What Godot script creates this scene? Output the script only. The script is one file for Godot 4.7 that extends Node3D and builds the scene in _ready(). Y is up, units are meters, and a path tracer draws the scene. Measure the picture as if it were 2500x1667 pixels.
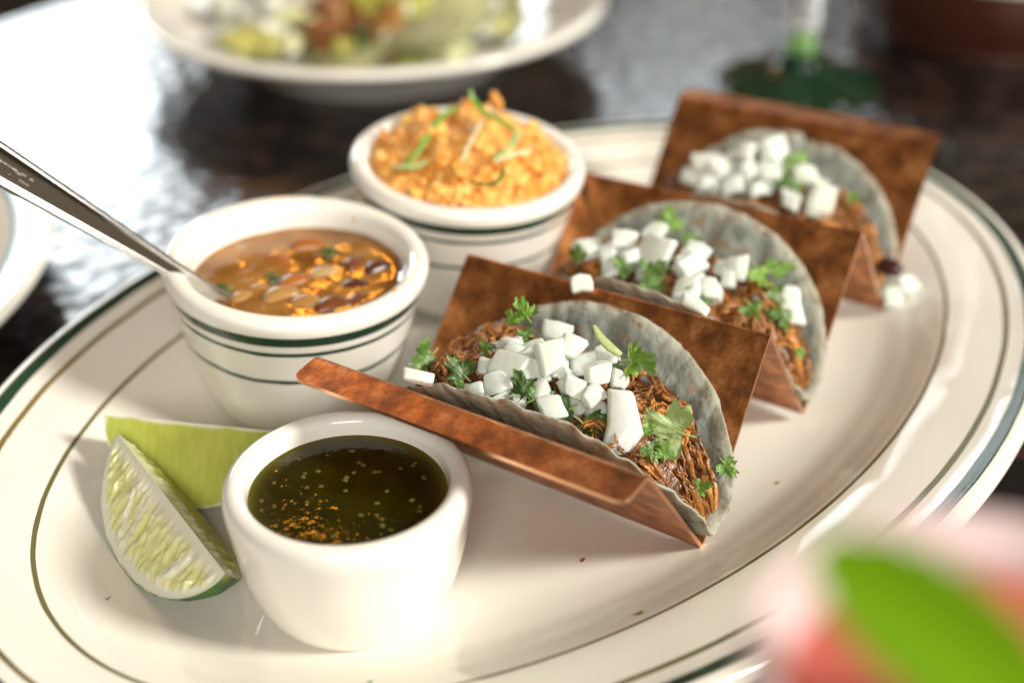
extends Node3D
# Units inside the builders are centimetres measured from the platter's well; CM turns them into metres.
const CM := 0.01
const LIFT := 1.2          # the well of the platter lies this far above the table top
const TURN := -0.55012     # the taco holder's turn about the vertical
const HOLD := Vector3(-0.9627, 0.0, 10.574)

var rng := RandomNumberGenerator.new()
var noise := FastNoiseLite.new()
var cells := FastNoiseLite.new()
var taken := {}
var M := {}


class Shape:
	var v := PackedVector3Array()
	var c := PackedColorArray()
	var i := PackedInt32Array()
	var map := PackedVector2Array()

	func add(p: Vector3, col := Color.WHITE) -> int:
		v.append(p)
		c.append(col)
		return v.size() - 1

	func tri(a: int, b: int, d: int) -> void:
		i.append(a)
		i.append(b)
		i.append(d)

	func quad(a: int, b: int, d: int, e: int) -> void:
		tri(a, b, d)
		tri(a, d, e)

	# f(u, w) -> Vector3, col(u, w, p) -> Color
	func grid(f, nu: int, nw: int, wrap := false, col = null) -> void:
		var base := v.size()
		var cols := nu if wrap else nu + 1
		for jw in nw + 1:
			for ju in cols:
				var u := float(ju) / nu
				var w := float(jw) / nw
				var p: Vector3 = f.call(u, w)
				v.append(p)
				if col != null:
					c.append(col.call(u, w, p))
				else:
					c.append(Color.WHITE)
		for jw in nw:
			for ju in nu:
				var a := base + jw * cols + ju
				var b := base + jw * cols + (ju + 1) % cols
				quad(a, b, b + cols, a + cols)

	# a tube through pts with a radius at each, closed by points at both ends
	func tube(pts: Array, radii: Array, sides: int, col := Color.WHITE, flat := 1.0) -> void:
		var n := pts.size()
		var base := v.size()
		var side := Vector3(0.31, 0.9, 0.3)
		for k in n:
			var t: Vector3 = (pts[mini(k + 1, n - 1)] - pts[maxi(k - 1, 0)]).normalized()
			var x := t.cross(side).normalized()
			var y := x.cross(t).normalized()
			for s in sides:
				var a := TAU * s / sides
				add(pts[k] + (x * cos(a) + y * sin(a) * flat) * radii[k], col)
		for k in n - 1:
			for s in sides:
				var a := base + k * sides + s
				var b := base + k * sides + (s + 1) % sides
				quad(a, a + sides, b + sides, b)
		var p0 := add(pts[0], col)
		var p1 := add(pts[n - 1], col)
		for s in sides:
			tri(p0, base + s, base + (s + 1) % sides)
			tri(p1, base + (n - 1) * sides + (s + 1) % sides, base + (n - 1) * sides + s)

	# a box with rounded edges; bend(p) shapes it
	func rbox(size: Vector3, b: float, bend = null, col = null) -> void:
		var h := size / 2.0
		var seen := {}
		for axis in 3:
			for sgn in [-1.0, 1.0]:
				var n := 6
				var at := PackedInt32Array()
				for y in n + 1:
					for x in n + 1:
						var q := Vector3.ZERO
						q[axis] = sgn * h[axis]
						q[(axis + 1) % 3] = cut(x, n, h[(axis + 1) % 3], b)
						q[(axis + 2) % 3] = cut(y, n, h[(axis + 2) % 3], b)
						var inner := Vector3(clampf(q.x, -h.x + b, h.x - b), clampf(q.y, -h.y + b, h.y - b), clampf(q.z, -h.z + b, h.z - b))
						var p := inner + (q - inner).normalized() * b
						var key := Vector3i((p * 2000.0).round())
						if not seen.has(key):
							var r: Vector3 = bend.call(p) if bend != null else p
							seen[key] = add(r, col.call(p) if col != null else Color.WHITE)
						at.append(seen[key])
				for y in n:
					for x in n:
						var a := y * (n + 1) + x
						if sgn > 0:
							quad(at[a], at[a + n + 1], at[a + n + 2], at[a + 1])
						else:
							quad(at[a], at[a + 1], at[a + n + 2], at[a + n + 1])

	func cut(k: int, n: int, h: float, b: float) -> float:
		return [-h, -h + b * 0.45, -h + b, 0.0, h - b, h - b * 0.45, h][k]

	func ball(at: Vector3, r: Vector3, turn := Basis.IDENTITY, nu := 14, nw := 9, col := Color.WHITE, bend = null) -> void:
		grid(func(u, w):
			var a: float = -TAU * u
			var t: float = PI * w
			var p := Vector3(sin(t) * cos(a) * r.x, cos(t) * r.y, sin(t) * sin(a) * r.z)
			if bend != null:
				p = bend.call(p)
			return at + turn * p, nu, nw, true, func(_u, _w, _p): return col)

	func mesh(scale: float, turn := Basis.IDENTITY, shift := Vector3.ZERO) -> ArrayMesh:
		var n := PackedVector3Array()
		n.resize(v.size())
		for k in range(0, i.size(), 3):
			var a := v[i[k]]
			var f := (v[i[k + 2]] - a).cross(v[i[k + 1]] - a)
			n[i[k]] += f
			n[i[k + 1]] += f
			n[i[k + 2]] += f
		var p := PackedVector3Array()
		p.resize(v.size())
		var uv := PackedVector2Array()
		uv.resize(v.size())
		for k in v.size():
			n[k] = turn * n[k].normalized() if n[k].length_squared() > 0.0 else Vector3.UP
			p[k] = (turn * v[k] + shift) * scale
			uv[k] = map[k] if map.size() == v.size() else Vector2(v[k].x, v[k].z)
		var arrays := []
		arrays.resize(Mesh.ARRAY_MAX)
		arrays[Mesh.ARRAY_VERTEX] = p
		arrays[Mesh.ARRAY_NORMAL] = n
		arrays[Mesh.ARRAY_TEX_UV] = uv
		arrays[Mesh.ARRAY_COLOR] = c
		arrays[Mesh.ARRAY_INDEX] = i
		var m := ArrayMesh.new()
		m.add_surface_from_arrays(Mesh.PRIMITIVE_TRIANGLES, arrays)
		return m


# ---------------------------------------------------------------- naming and placing
func numbered(called: String) -> String:
	taken[called] = taken.get(called, -1) + 1
	return called if taken[called] == 0 else "%s_%03d" % [called, taken[called]]


func tag(o: Node, label: String, category: String, group := "", kind := "") -> void:
	o.set_meta("label", label)
	o.set_meta("category", category)
	if group:
		o.set_meta("group", group)
	if kind:
		o.set_meta("kind", kind)


func thing(called: String, label: String, category: String, at := Vector3.ZERO, basis_ := Basis.IDENTITY, group := "") -> Node3D:
	var o := Node3D.new()
	o.name = numbered(called)
	add_child(o)
	o.transform = Transform3D(basis_, (at + Vector3(0, LIFT, 0)) * CM)
	tag(o, label, category, group)
	return o


func put(called: String, s: Shape, m: Material, parent: Node) -> MeshInstance3D:
	var o := MeshInstance3D.new()
	o.mesh = s.mesh(CM)
	o.material_override = m
	o.name = called
	parent.add_child(o, true)
	return o


# a thing that is one mesh
func single(called: String, s: Shape, m: Material, label: String, category: String, at := Vector3.ZERO, basis_ := Basis.IDENTITY, group := "", kind := "") -> MeshInstance3D:
	var o := MeshInstance3D.new()
	o.mesh = s.mesh(CM)
	o.material_override = m
	o.name = numbered(called)
	add_child(o)
	o.transform = Transform3D(basis_, (at + Vector3(0, LIFT, 0)) * CM)
	tag(o, label, category, group, kind)
	return o


func lin(r: float, g: float, b: float) -> Color:
	return Color(r, g, b).linear_to_srgb()


func mat(col: Color, rough: float, metal := 0.0, vertex := false) -> StandardMaterial3D:
	var m := StandardMaterial3D.new()
	m.albedo_color = Color.WHITE if vertex else col.linear_to_srgb()
	m.roughness = rough
	m.metallic = metal
	m.vertex_color_use_as_albedo = vertex
	m.texture_filter = BaseMaterial3D.TEXTURE_FILTER_LINEAR_WITH_MIPMAPS
	return m


func noise_tex(freq: float, kind: int, octaves: int, seed_: int, size := 512, ramp: Gradient = null, normalize := true) -> NoiseTexture2D:
	var n := FastNoiseLite.new()
	n.noise_type = kind
	n.frequency = freq
	n.fractal_octaves = octaves
	n.seed = seed_
	if kind == FastNoiseLite.TYPE_CELLULAR:
		n.cellular_return_type = FastNoiseLite.RETURN_DISTANCE
	var t := NoiseTexture2D.new()
	t.width = size
	t.height = size
	t.seamless = true
	t.normalize = normalize
	t.noise = n
	if ramp:
		t.color_ramp = ramp
	return t


func ramp_of(stops: Array) -> Gradient:
	var g := Gradient.new()
	var o := PackedFloat32Array()
	var c := PackedColorArray()
	for s in stops:
		o.append(s[0])
		c.append((s[1] as Color).linear_to_srgb())
	g.offsets = o
	g.colors = c
	return g


func relief(m: StandardMaterial3D, t: Texture2D, tiles_per_m: float, depth_cm: float) -> void:
	m.uv1_triplanar = true
	m.uv1_scale = Vector3.ONE * tiles_per_m
	m.heightmap_enabled = true
	m.heightmap_texture = t
	m.heightmap_scale = depth_cm


# catmull-rom through an array of Vector2/Vector3 at s (0 .. size-1)
func spline(p: Array, s: float):
	var k := clampi(int(s), 0, p.size() - 2)
	var t := s - k
	var a = p[maxi(k - 1, 0)]
	var b = p[k]
	var c = p[k + 1]
	var d = p[mini(k + 2, p.size() - 1)]
	return b + (c - a) * (0.5 * t) + (a * 2.0 - b * 5.0 + c * 4.0 - d) * (0.5 * t * t) + (b * 3.0 - a - c * 3.0 + d) * (0.5 * t * t * t)


func upright(n: Vector3) -> Basis:
	var y := n.normalized()
	var z := Vector3.RIGHT.cross(y).normalized()
	return Basis(y.cross(z), y, z)


func any_turn() -> Basis:
	return Basis.from_euler(Vector3(rng.randf() * TAU, rng.randf() * TAU, rng.randf() * TAU))


func held(a: float, t: float, y: float) -> Vector3:      # a along the holder, t away across it, y up
	return HOLD + Basis(Vector3.UP, TURN) * Vector3(a, y, -t)


# ---------------------------------------------------------------- materials
func materials() -> void:
	M.china = mat(Color(0.80, 0.765, 0.68), 0.07)
	relief(M.china, noise_tex(0.008, FastNoiseLite.TYPE_SIMPLEX_SMOOTH, 2, 3, 256), 9.0, 0.012)
	M.cup = mat(Color(0.81, 0.785, 0.71), 0.1)
	M.green = mat(Color(0.016, 0.05, 0.03), 0.16)
	M.olive = mat(Color(0.13, 0.115, 0.04), 0.16)
	M.teal = mat(Color(0.05, 0.16, 0.17), 0.16)

	var c := mat(Color.WHITE, 0.4, 0.92)
	c.uv1_scale = Vector3.ONE * 0.085
	c.albedo_texture = noise_tex(0.011, FastNoiseLite.TYPE_SIMPLEX_SMOOTH, 4, 11, 1024, ramp_of([[0.15, Color(0.29, 0.115, 0.043)], [0.42, Color(0.44, 0.17, 0.058)], [0.62, Color(0.56, 0.225, 0.076)], [0.9, Color(0.72, 0.33, 0.125)]]))
	c.detail_enabled = true
	c.detail_blend_mode = BaseMaterial3D.BLEND_MODE_MUL
	c.detail_albedo = noise_tex(0.06, FastNoiseLite.TYPE_SIMPLEX, 4, 14, 1024, ramp_of([[0.25, Color(0.8, 0.76, 0.72)], [0.5, Color(0.95, 0.95, 0.95)], [1.0, Color(1, 1, 1)]]))
	c.roughness_texture = noise_tex(0.02, FastNoiseLite.TYPE_SIMPLEX, 5, 12, 512, ramp_of([[0.1, Color(0.5, 0.5, 0.5)], [0.9, Color(1.0, 1.0, 1.0)]]))
	c.roughness = 0.46
	c.heightmap_enabled = true
	c.heightmap_texture = noise_tex(0.03, FastNoiseLite.TYPE_SIMPLEX, 5, 13, 512)
	c.heightmap_scale = 0.012
	M.copper = c
	var e := mat(Color(0.9, 0.5, 0.3), 0.3, 1.0)
	M.copper_edge = e

	var s := mat(Color(0.62, 0.6, 0.56), 0.16, 1.0)
	relief(s, noise_tex(0.02, FastNoiseLite.TYPE_SIMPLEX, 3, 21, 256), 20.0, 0.0012)
	M.steel = s

	var t := mat(Color.WHITE, 0.22)
	t.albedo_texture = noise_tex(0.012, FastNoiseLite.TYPE_SIMPLEX, 5, 31, 512, ramp_of([[0.3, Color(0.007, 0.0065, 0.006)], [0.55, Color(0.018, 0.013, 0.011)], [0.8, Color(0.05, 0.027, 0.018)]]))
	t.metallic = 0.35
	t.uv1_triplanar = true
	t.uv1_scale = Vector3.ONE * 6.0
	t.heightmap_enabled = true
	t.heightmap_texture = noise_tex(0.032, FastNoiseLite.TYPE_CELLULAR, 1, 32, 512)
	t.heightmap_scale = 0.11
	t.clearcoat_enabled = true
	t.clearcoat = 0.45
	t.clearcoat_roughness = 0.18
	M.table = t
	M.floor = mat(Color(0.03, 0.018, 0.014), 0.6)

	var o := mat(Color.WHITE, 0.82, 0.0, true)
	relief(o, noise_tex(0.03, FastNoiseLite.TYPE_SIMPLEX, 5, 41, 512), 18.0, 0.042)
	M.tortilla = o

	M.onion = mat(Color.WHITE, 0.24, 0.0, true)
	M.onion.refraction_enabled = true
	M.onion.refraction_scale = 0.035
	M.onion.albedo_color.a = 0.76
	M.onion.subsurf_scatter_enabled = true
	M.onion.subsurf_scatter_strength = 0.12
	relief(M.onion, noise_tex(0.02, FastNoiseLite.TYPE_SIMPLEX, 3, 51, 256), 60.0, 0.006)

	M.meat = mat(Color.WHITE, 0.34, 0.0, true)
	relief(M.meat, noise_tex(0.03, FastNoiseLite.TYPE_SIMPLEX, 3, 52, 256), 70.0, 0.03)

	M.leaf = mat(Color.WHITE, 0.4, 0.0, true)
	M.leaf.backlight_enabled = true
	M.leaf.backlight = Color(0.35, 0.55, 0.1)
	relief(M.leaf, noise_tex(0.03, FastNoiseLite.TYPE_SIMPLEX, 3, 53, 256), 60.0, 0.015)

	M.lime_flesh = mat(Color.WHITE, 0.22, 0.0, true)
	M.lime_flesh.subsurf_scatter_enabled = true
	M.lime_flesh.subsurf_scatter_strength = 0.1
	M.rind = mat(Color.WHITE, 0.38, 0.0, true)
	relief(M.rind, noise_tex(0.06, FastNoiseLite.TYPE_CELLULAR, 1, 61, 256), 40.0, 0.03)

	M.rice = mat(Color.WHITE, 0.42, 0.0, true)
	M.bean = mat(Color.WHITE, 0.26, 0.0, true)
	M.broth = mat(Color.WHITE, 0.08, 0.0, true)
	relief(M.broth, noise_tex(0.02, FastNoiseLite.TYPE_SIMPLEX, 3, 71, 256), 26.0, 0.007)
	M.salsa = mat(Color.WHITE, 0.05, 0.0, true)
	relief(M.salsa, noise_tex(0.035, FastNoiseLite.TYPE_SIMPLEX, 3, 72, 512), 21.0, 0.0032)
	M.seed = mat(Color(0.11, 0.09, 0.02), 0.6)
	M.seed.metallic_specular = 0.2

	M.glass = mat(Color(0.97, 0.98, 0.97), 0.03)
	M.glass.refraction_enabled = true
	M.glass.refraction_scale = 0.05
	M.glass.albedo_color.a = 0.22
	M.green_glass = mat(Color(0.03, 0.11, 0.05), 0.05)
	M.green_glass.refraction_enabled = true
	M.green_glass.refraction_scale = 0.05
	M.green_glass.albedo_color.a = 0.22
	M.pale_green_glass = mat(Color(0.3, 0.55, 0.18), 0.05)
	M.pale_green_glass.refraction_enabled = true
	M.pale_green_glass.refraction_scale = 0.05
	M.pale_green_glass.albedo_color.a = 0.4
	M.clay = mat(Color(0.07, 0.022, 0.014), 0.35)
	M.frost = mat(Color(0.62, 0.47, 0.46), 0.3)
	M.drink = mat(Color(0.55, 0.13, 0.1), 0.1)
	M.big_leaf = mat(Color.WHITE, 0.75, 0.0, true)
	M.big_leaf.metallic_specular = 0.2
	M.big_leaf.backlight_enabled = true
	M.big_leaf.backlight = Color(0.22, 0.38, 0.0)
	M.amber = mat(Color(0.8, 0.45, 0.1), 0.4)
	M.amber.emission_enabled = true
	M.amber.emission = Color(1.0, 0.42, 0.035).linear_to_srgb()
	M.amber.emission_energy_multiplier = 55.0
	M.veg = mat(Color.WHITE, 0.4, 0.0, true)


# ---------------------------------------------------------------- scene
func _ready() -> void:
	rng.seed = 7
	noise.noise_type = FastNoiseLite.TYPE_SIMPLEX_SMOOTH
	noise.frequency = 1.0
	noise.fractal_octaves = 3
	cells.noise_type = FastNoiseLite.TYPE_CELLULAR
	cells.frequency = 1.0
	camera_and_light()
	materials()
	table()
	platter()
	cups()
	holder()
	for k in 3:
		taco(k)
	toppings()
	limes()
	spoon()
	around()


func camera_and_light() -> void:
	var cam := Camera3D.new()
	cam.name = "camera"
	add_child(cam)
	cam.transform = Transform3D(Basis(Vector3(0.999982, -0.0051226, 0.0030763), Vector3(0.0059753, 0.8572715, -0.51483), Vector3(0, 0.5148391, 0.8572868)), Vector3(0, 24.2637 + LIFT, 39.4216) * CM)
	var lens := CameraAttributesPhysical.new()
	lens.frustum_focal_length = 50.2
	lens.frustum_focus_distance = 0.364
	lens.frustum_near = 0.02
	lens.frustum_far = 20.0
	lens.exposure_aperture = 4.9
	cam.attributes = lens
	cam.fov = 26.89
	cam.current = true

	var env := Environment.new()
	env.background_mode = Environment.BG_COLOR
	env.background_color = Color(0.125, 0.088, 0.048).linear_to_srgb()
	env.background_energy_multiplier = 1.0
	env.tonemap_mode = Environment.TONE_MAPPER_LINEAR
	env.tonemap_exposure = 1.0
	env.sdfgi_enabled = true
	env.ssao_enabled = true
	env.ssil_enabled = true
	var w := WorldEnvironment.new()
	w.name = "environment"
	w.environment = env
	add_child(w)

	# the daylight of the room's windows: one beside the table, two panes beyond it
	window("side_window", Vector3(1.8, 1.22, 0.6), Vector2(0.45, 0.55), 7.6, Color(1.0, 0.985, 0.945))
	window("front_window", Vector3(0.1, 1.35, 2.35), Vector2(1.3, 0.8), 5.0, Color(1.0, 0.985, 0.955))
	window("rear_window", Vector3(-1.12, 0.92, -2.35), Vector2(0.8, 0.62), 2.25, Color(0.94, 0.98, 1.0))
	window("rear_window_pane", Vector3(0.42, 1.06, -2.6), Vector2(0.5, 0.3), 0.36, Color(0.94, 0.98, 1.0))


func window(called: String, at: Vector3, size: Vector2, energy: float, col: Color) -> void:
	var l := AreaLight3D.new()
	l.name = called
	add_child(l)
	l.look_at_from_position(at, Vector3(0, 0.03, 0.02))
	l.area_size = size
	l.light_energy = energy
	l.light_color = col
	l.area_range = 12.0
	l.area_attenuation = 2.0
	l.shadow_enabled = true


func table() -> void:
	var d := Vector3(0.579, 0, -0.815)
	var side := Vector3(0.815, 0, 0.579)
	var top := Shape.new()
	top.rbox(Vector3(110, 3.5, 190), 0.5)
	var edge := Vector3(-27.2, 0, -39.9)
	var o := single("table", top, M.table, "dark hammered metal table top under all the dishes", "table", edge + side * 55.0 + d * -20.0 + Vector3(0, -LIFT - 1.75, 0), Basis(side, Vector3.UP, -d))
	o.set_meta("kind", "structure")
	var f := Shape.new()
	f.grid(func(u, w): return Vector3(-400 + 800 * u, -76, -500 + 700 * w), 4, 4)
	single("floor", f, M.floor, "dark floor of the room beyond the table edge", "floor", Vector3.ZERO, Basis.IDENTITY, "", "structure")


# a ring of the profile p(s) = (along long axis, along short axis, height) between s0 and s1
func ring(p: Array, s0: float, s1: float, n: int, around_: int, jitter0 := 0.0, jitter1 := 0.0, seed_ := 0.0) -> Shape:
	var sh := Shape.new()
	sh.grid(func(u, w):
		var a: float = TAU * u
		var j0: float = s0 + jitter0 * noise.get_noise_3d(cos(a) * 9.0, sin(a) * 9.0, seed_)
		var j1: float = s1 + jitter1 * noise.get_noise_3d(cos(a) * 9.0, sin(a) * 9.0, seed_ + 5.0)
		var q: Vector3 = spline(p, lerpf(j0, j1, w))
		return Vector3(q.x * cos(a), q.z, q.y * sin(a)), around_, n, true)
	return sh


func platter() -> void:
	var o := thing("oval_platter", "large white oval platter with green and olive lines, holding the tacos", "platter", Vector3(1.081, 0, 1.875), Basis(Vector3.UP, 0.875))
	var p := [Vector3(0, 0, 0), Vector3(8, 4.4, 0), Vector3(12.4, 7.0, 0.03), Vector3(14.2, 8.4, 0.26), Vector3(15.5, 9.35, 0.66), Vector3(16.4, 10.03, 1.02), Vector3(17.06, 10.48, 1.25), Vector3(17.6, 11.1, 1.41), Vector3(18.2, 11.9, 1.56), Vector3(18.75, 12.6, 1.70), Vector3(19.1, 13.05, 1.82), Vector3(19.32, 13.32, 1.9), Vector3(19.52, 13.55, 1.86), Vector3(19.66, 13.7, 1.68), Vector3(19.6, 13.62, 1.42), Vector3(19.2, 13.1, 1.18), Vector3(17.6, 11.2, 0.75), Vector3(16.2, 10.0, 0.1), Vector3(15.3, 9.2, -0.5), Vector3(13.4, 7.4, -0.75), Vector3(13.2, 7.2, -1.19), Vector3(12.6, 6.6, -1.19), Vector3(12.4, 6.4, -0.7), Vector3(0, 0, -0.7)]
	put("well", ring(p, 0.0, 5.85, 50, 260, 0.0, 0.03, 1.0), M.china, o)
	put("inner_line", ring(p, 5.85, 6.07, 2, 260, 0.03, 0.03, 1.0), M.olive, o)
	put("rim", ring(p, 6.07, 8.5, 16, 260, 0.03, 0.04, 1.0), M.china, o)
	put("thin_line", ring(p, 8.5, 8.76, 2, 260, 0.04, 0.04, 1.0), M.olive, o)
	put("rim", ring(p, 8.76, 9.7, 8, 260, 0.04, 0.08, 1.0), M.china, o)
	put("green_band", ring(p, 9.7, 11.0, 6, 320, 0.08, 0.1, 1.0), M.green, o)
	for q in [[-0.62, 0.22, 0.09], [-0.7, 0.36, 0.05], [-0.35, 0.62, 0.06], [0.12, 0.55, 0.07], [0.3, -0.72, 0.06], [-0.9, -0.18, 0.05], [-0.45, 0.86, 0.07], [0.66, 0.5, 0.06], [-0.78, 0.52, 0.04], [0.0, 0.83, 0.045]]:
		var fa := atan2(q[1], q[0])
		var fr := sqrt(q[0] * q[0] + q[1] * q[1])
		var lo := 0.0
		for t in 70:
			if (spline(p, t * 0.1) as Vector3).x < fr * 17.0:
				lo = t * 0.1
		var g: Vector3 = spline(p, lo)
		var sp := Shape.new()
		sp.ball(Vector3.ZERO, Vector3(q[2] * 1.6, 0.02, q[2]), Basis.IDENTITY, 12, 6, [Color(0.3, 0.1, 0.02), Color(0.08, 0.13, 0.02), Color(0.4, 0.2, 0.04)][int(q[2] * 1000) % 3], func(v): return v * (1.0 + 0.5 * noise.get_noise_3d(v.x * 14.0, v.y, v.z * 14.0 + q[0] * 9.0)))
		put("sauce_speck", sp, M.bean, o).position = Vector3(g.x * cos(fa), g.z + 0.008, g.y * sin(fa)) * CM
	put("edge", ring(p, 11.0, 23.0, 80, 260, 0.1, 0.0, 1.0), M.china, o)


# ---------------------------------------------------------------- cups
func lathe(p: Array, s0: float, s1: float, n: int, jitter := 0.0, sides := 128) -> Shape:
	var sh := Shape.new()
	sh.grid(func(u, w):
		var a: float = TAU * u
		var j: float = jitter * noise.get_noise_3d(cos(a) * 2.0, sin(a) * 2.0, s0)
		var k: float = jitter * noise.get_noise_3d(cos(a) * 2.0, sin(a) * 2.0, s1)
		var q: Vector2 = spline(p, lerpf(s0 + j, s1 + k, w))
		return Vector3(q.x * cos(a), q.y, q.x * sin(a)), sides, n, true)
	return sh


# where along the profile (going outward and up) the height y is reached
func level(p: Array, y: float) -> float:
	for k in 6000:
		var s := k * 0.002
		if (spline(p, s) as Vector2).y >= y and s > 1.0:
			return s
	return 0.0


func striped_cup(o: Node3D) -> void:
	var p := [Vector2(0, 0.12), Vector2(2.1, 0.1), Vector2(2.3, 0.0), Vector2(2.5, 0.06), Vector2(2.78, 0.5), Vector2(3.08, 1.3), Vector2(3.33, 2.3), Vector2(3.55, 3.3), Vector2(3.71, 3.95), Vector2(3.82, 4.25), Vector2(3.89, 4.5), Vector2(3.88, 4.72), Vector2(3.74, 4.86), Vector2(3.52, 4.88), Vector2(3.33, 4.78), Vector2(3.2, 4.55), Vector2(3.1, 4.1), Vector2(2.95, 3.0), Vector2(2.7, 1.6), Vector2(2.3, 0.8), Vector2(1.6, 0.5), Vector2(0, 0.45)]
	var cuts := [0.0]
	for y in [2.56, 2.70, 3.62, 3.77, 4.02, 4.38]:
		cuts.append(level(p, y))
	cuts.append(21.0)
	var kinds := ["lower_wall", "third_line", "wall", "second_line", "wall", "green_band", "lip"]
	for k in 7:
		put(kinds[k], lathe(p, cuts[k], cuts[k + 1], maxi(3, int((cuts[k + 1] - cuts[k]) * 7.0)), 0.05 if k < 6 else 0.0), M.green if k % 2 else M.cup, o)


func cups() -> void:
	var bn := Vector3(0.060, 1, 0.031).normalized()
	var rim := Vector3(-6.334, 4.897, 2.134)
	var o := thing("striped_cup", "white cup with green bands holding bean soup and a spoon", "cup", rim - bn * 4.86, upright(bn), "white cups with green bands")
	striped_cup(o)
	var rn := Vector3(0.067, 1, 0.064).normalized()
	var rrim := Vector3(-1.414, 5.249, -4.126)
	var r := thing("striped_cup", "white cup with green bands heaped with orange rice", "cup", rrim - rn * 4.86, upright(rn), "white cups with green bands")
	striped_cup(r)
	for q in [[1.05, 3.42, 4.9, 0.3, 0.1], [-1.72, 3.3, 4.62, 0.12, 0.13], [-1.1, 3.22, 4.55, 0.1, 0.08], [0.1, 3.26, 4.6, 0.16, 0.07], [0.55, 3.52, 4.89, 0.1, 0.06]]:
		var sm := Shape.new()
		sm.ball(Vector3.ZERO, Vector3(q[3], 0.025, q[4]), Basis.IDENTITY, 16, 8, Color(0.62, 0.3, 0.05), func(p): return p * (1.0 + 0.5 * noise.get_noise_3d(p.x * 6.0, p.y, p.z * 6.0)))
		var mi := put("soup_smear", sm, M.bean, o)
		var out := Vector3(cos(q[0]), 0, sin(q[0]))
		mi.transform = Transform3D(Basis(Vector3.UP, PI / 2 - q[0]) * Basis(Vector3.RIGHT, 0.1 if q[1] > 3.4 else -1.2), (out * q[1] + Vector3(0, q[2], 0)) * CM)
	soup(rim)
	rice(rrim, rn)

	# the plain ramekin
	var s := thing("sauce_ramekin", "plain thick white ramekin filled with dark green salsa", "ramekin", Vector3(-3.996, 0.0, 11.64))
	var p := [Vector2(0, 0.1), Vector2(1.55, 0.1), Vector2(1.75, 0.0), Vector2(2.0, 0.05), Vector2(2.32, 0.42), Vector2(2.58, 1.0), Vector2(2.8, 1.8), Vector2(2.93, 2.7), Vector2(3.01, 3.25), Vector2(3.01, 3.55), Vector2(2.92, 3.76), Vector2(2.74, 3.84), Vector2(2.55, 3.78), Vector2(2.45, 3.6), Vector2(2.4, 3.2), Vector2(2.32, 2.2), Vector2(2.1, 1.1), Vector2(1.5, 0.5), Vector2(0, 0.42)]
	put("wall", lathe(p, 0.0, 9.0, 60), M.cup, s)
	put("lip", lathe(p, 9.0, 14.0, 30), M.cup, s)
	put("inner_wall", lathe(p, 14.0, 18.0, 24), M.cup, s)
	salsa()


func salsa() -> void:
	var at := Vector3(-3.996, 3.3, 11.64)
	var o := thing("green_salsa", "dark olive green salsa with pale seeds filling the plain ramekin", "salsa", at)
	var sh := Shape.new()
	sh.grid(func(u, w):
		var a: float = TAU * u
		var r: float = 2.44 * w
		var rise: float = 0.07 * pow(w, 18.0)
		return Vector3(r * cos(a), rise + 0.003 * noise.get_noise_2d(r * cos(a), r * sin(a)), r * sin(a)), 96, 40, true, func(_u, w, p):
			var k: float = 0.5 + 0.5 * noise.get_noise_2d(p.x * 0.8, p.z * 0.8)
			var c := Color(0.012, 0.011, 0.003).lerp(Color(0.024, 0.02, 0.004), k)
			return c.lerp(Color(0.12, 0.1, 0.02), pow(w, 14.0)))
	put("liquid", sh, M.salsa, o)
	for k in 46:
		var r := 2.2 * sqrt(rng.randf())
		var a := rng.randf() * TAU
		var b := Shape.new()
		b.ball(Vector3.ZERO, Vector3(0.075, 0.022, 0.058) * rng.randf_range(0.75, 1.2), Basis(Vector3.UP, rng.randf() * TAU), 10, 6)
		var m := put("seed", b, M.seed, o)
		m.position = Vector3(r * cos(a), -0.012 + 0.014 * rng.randf(), r * sin(a)) * CM


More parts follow.
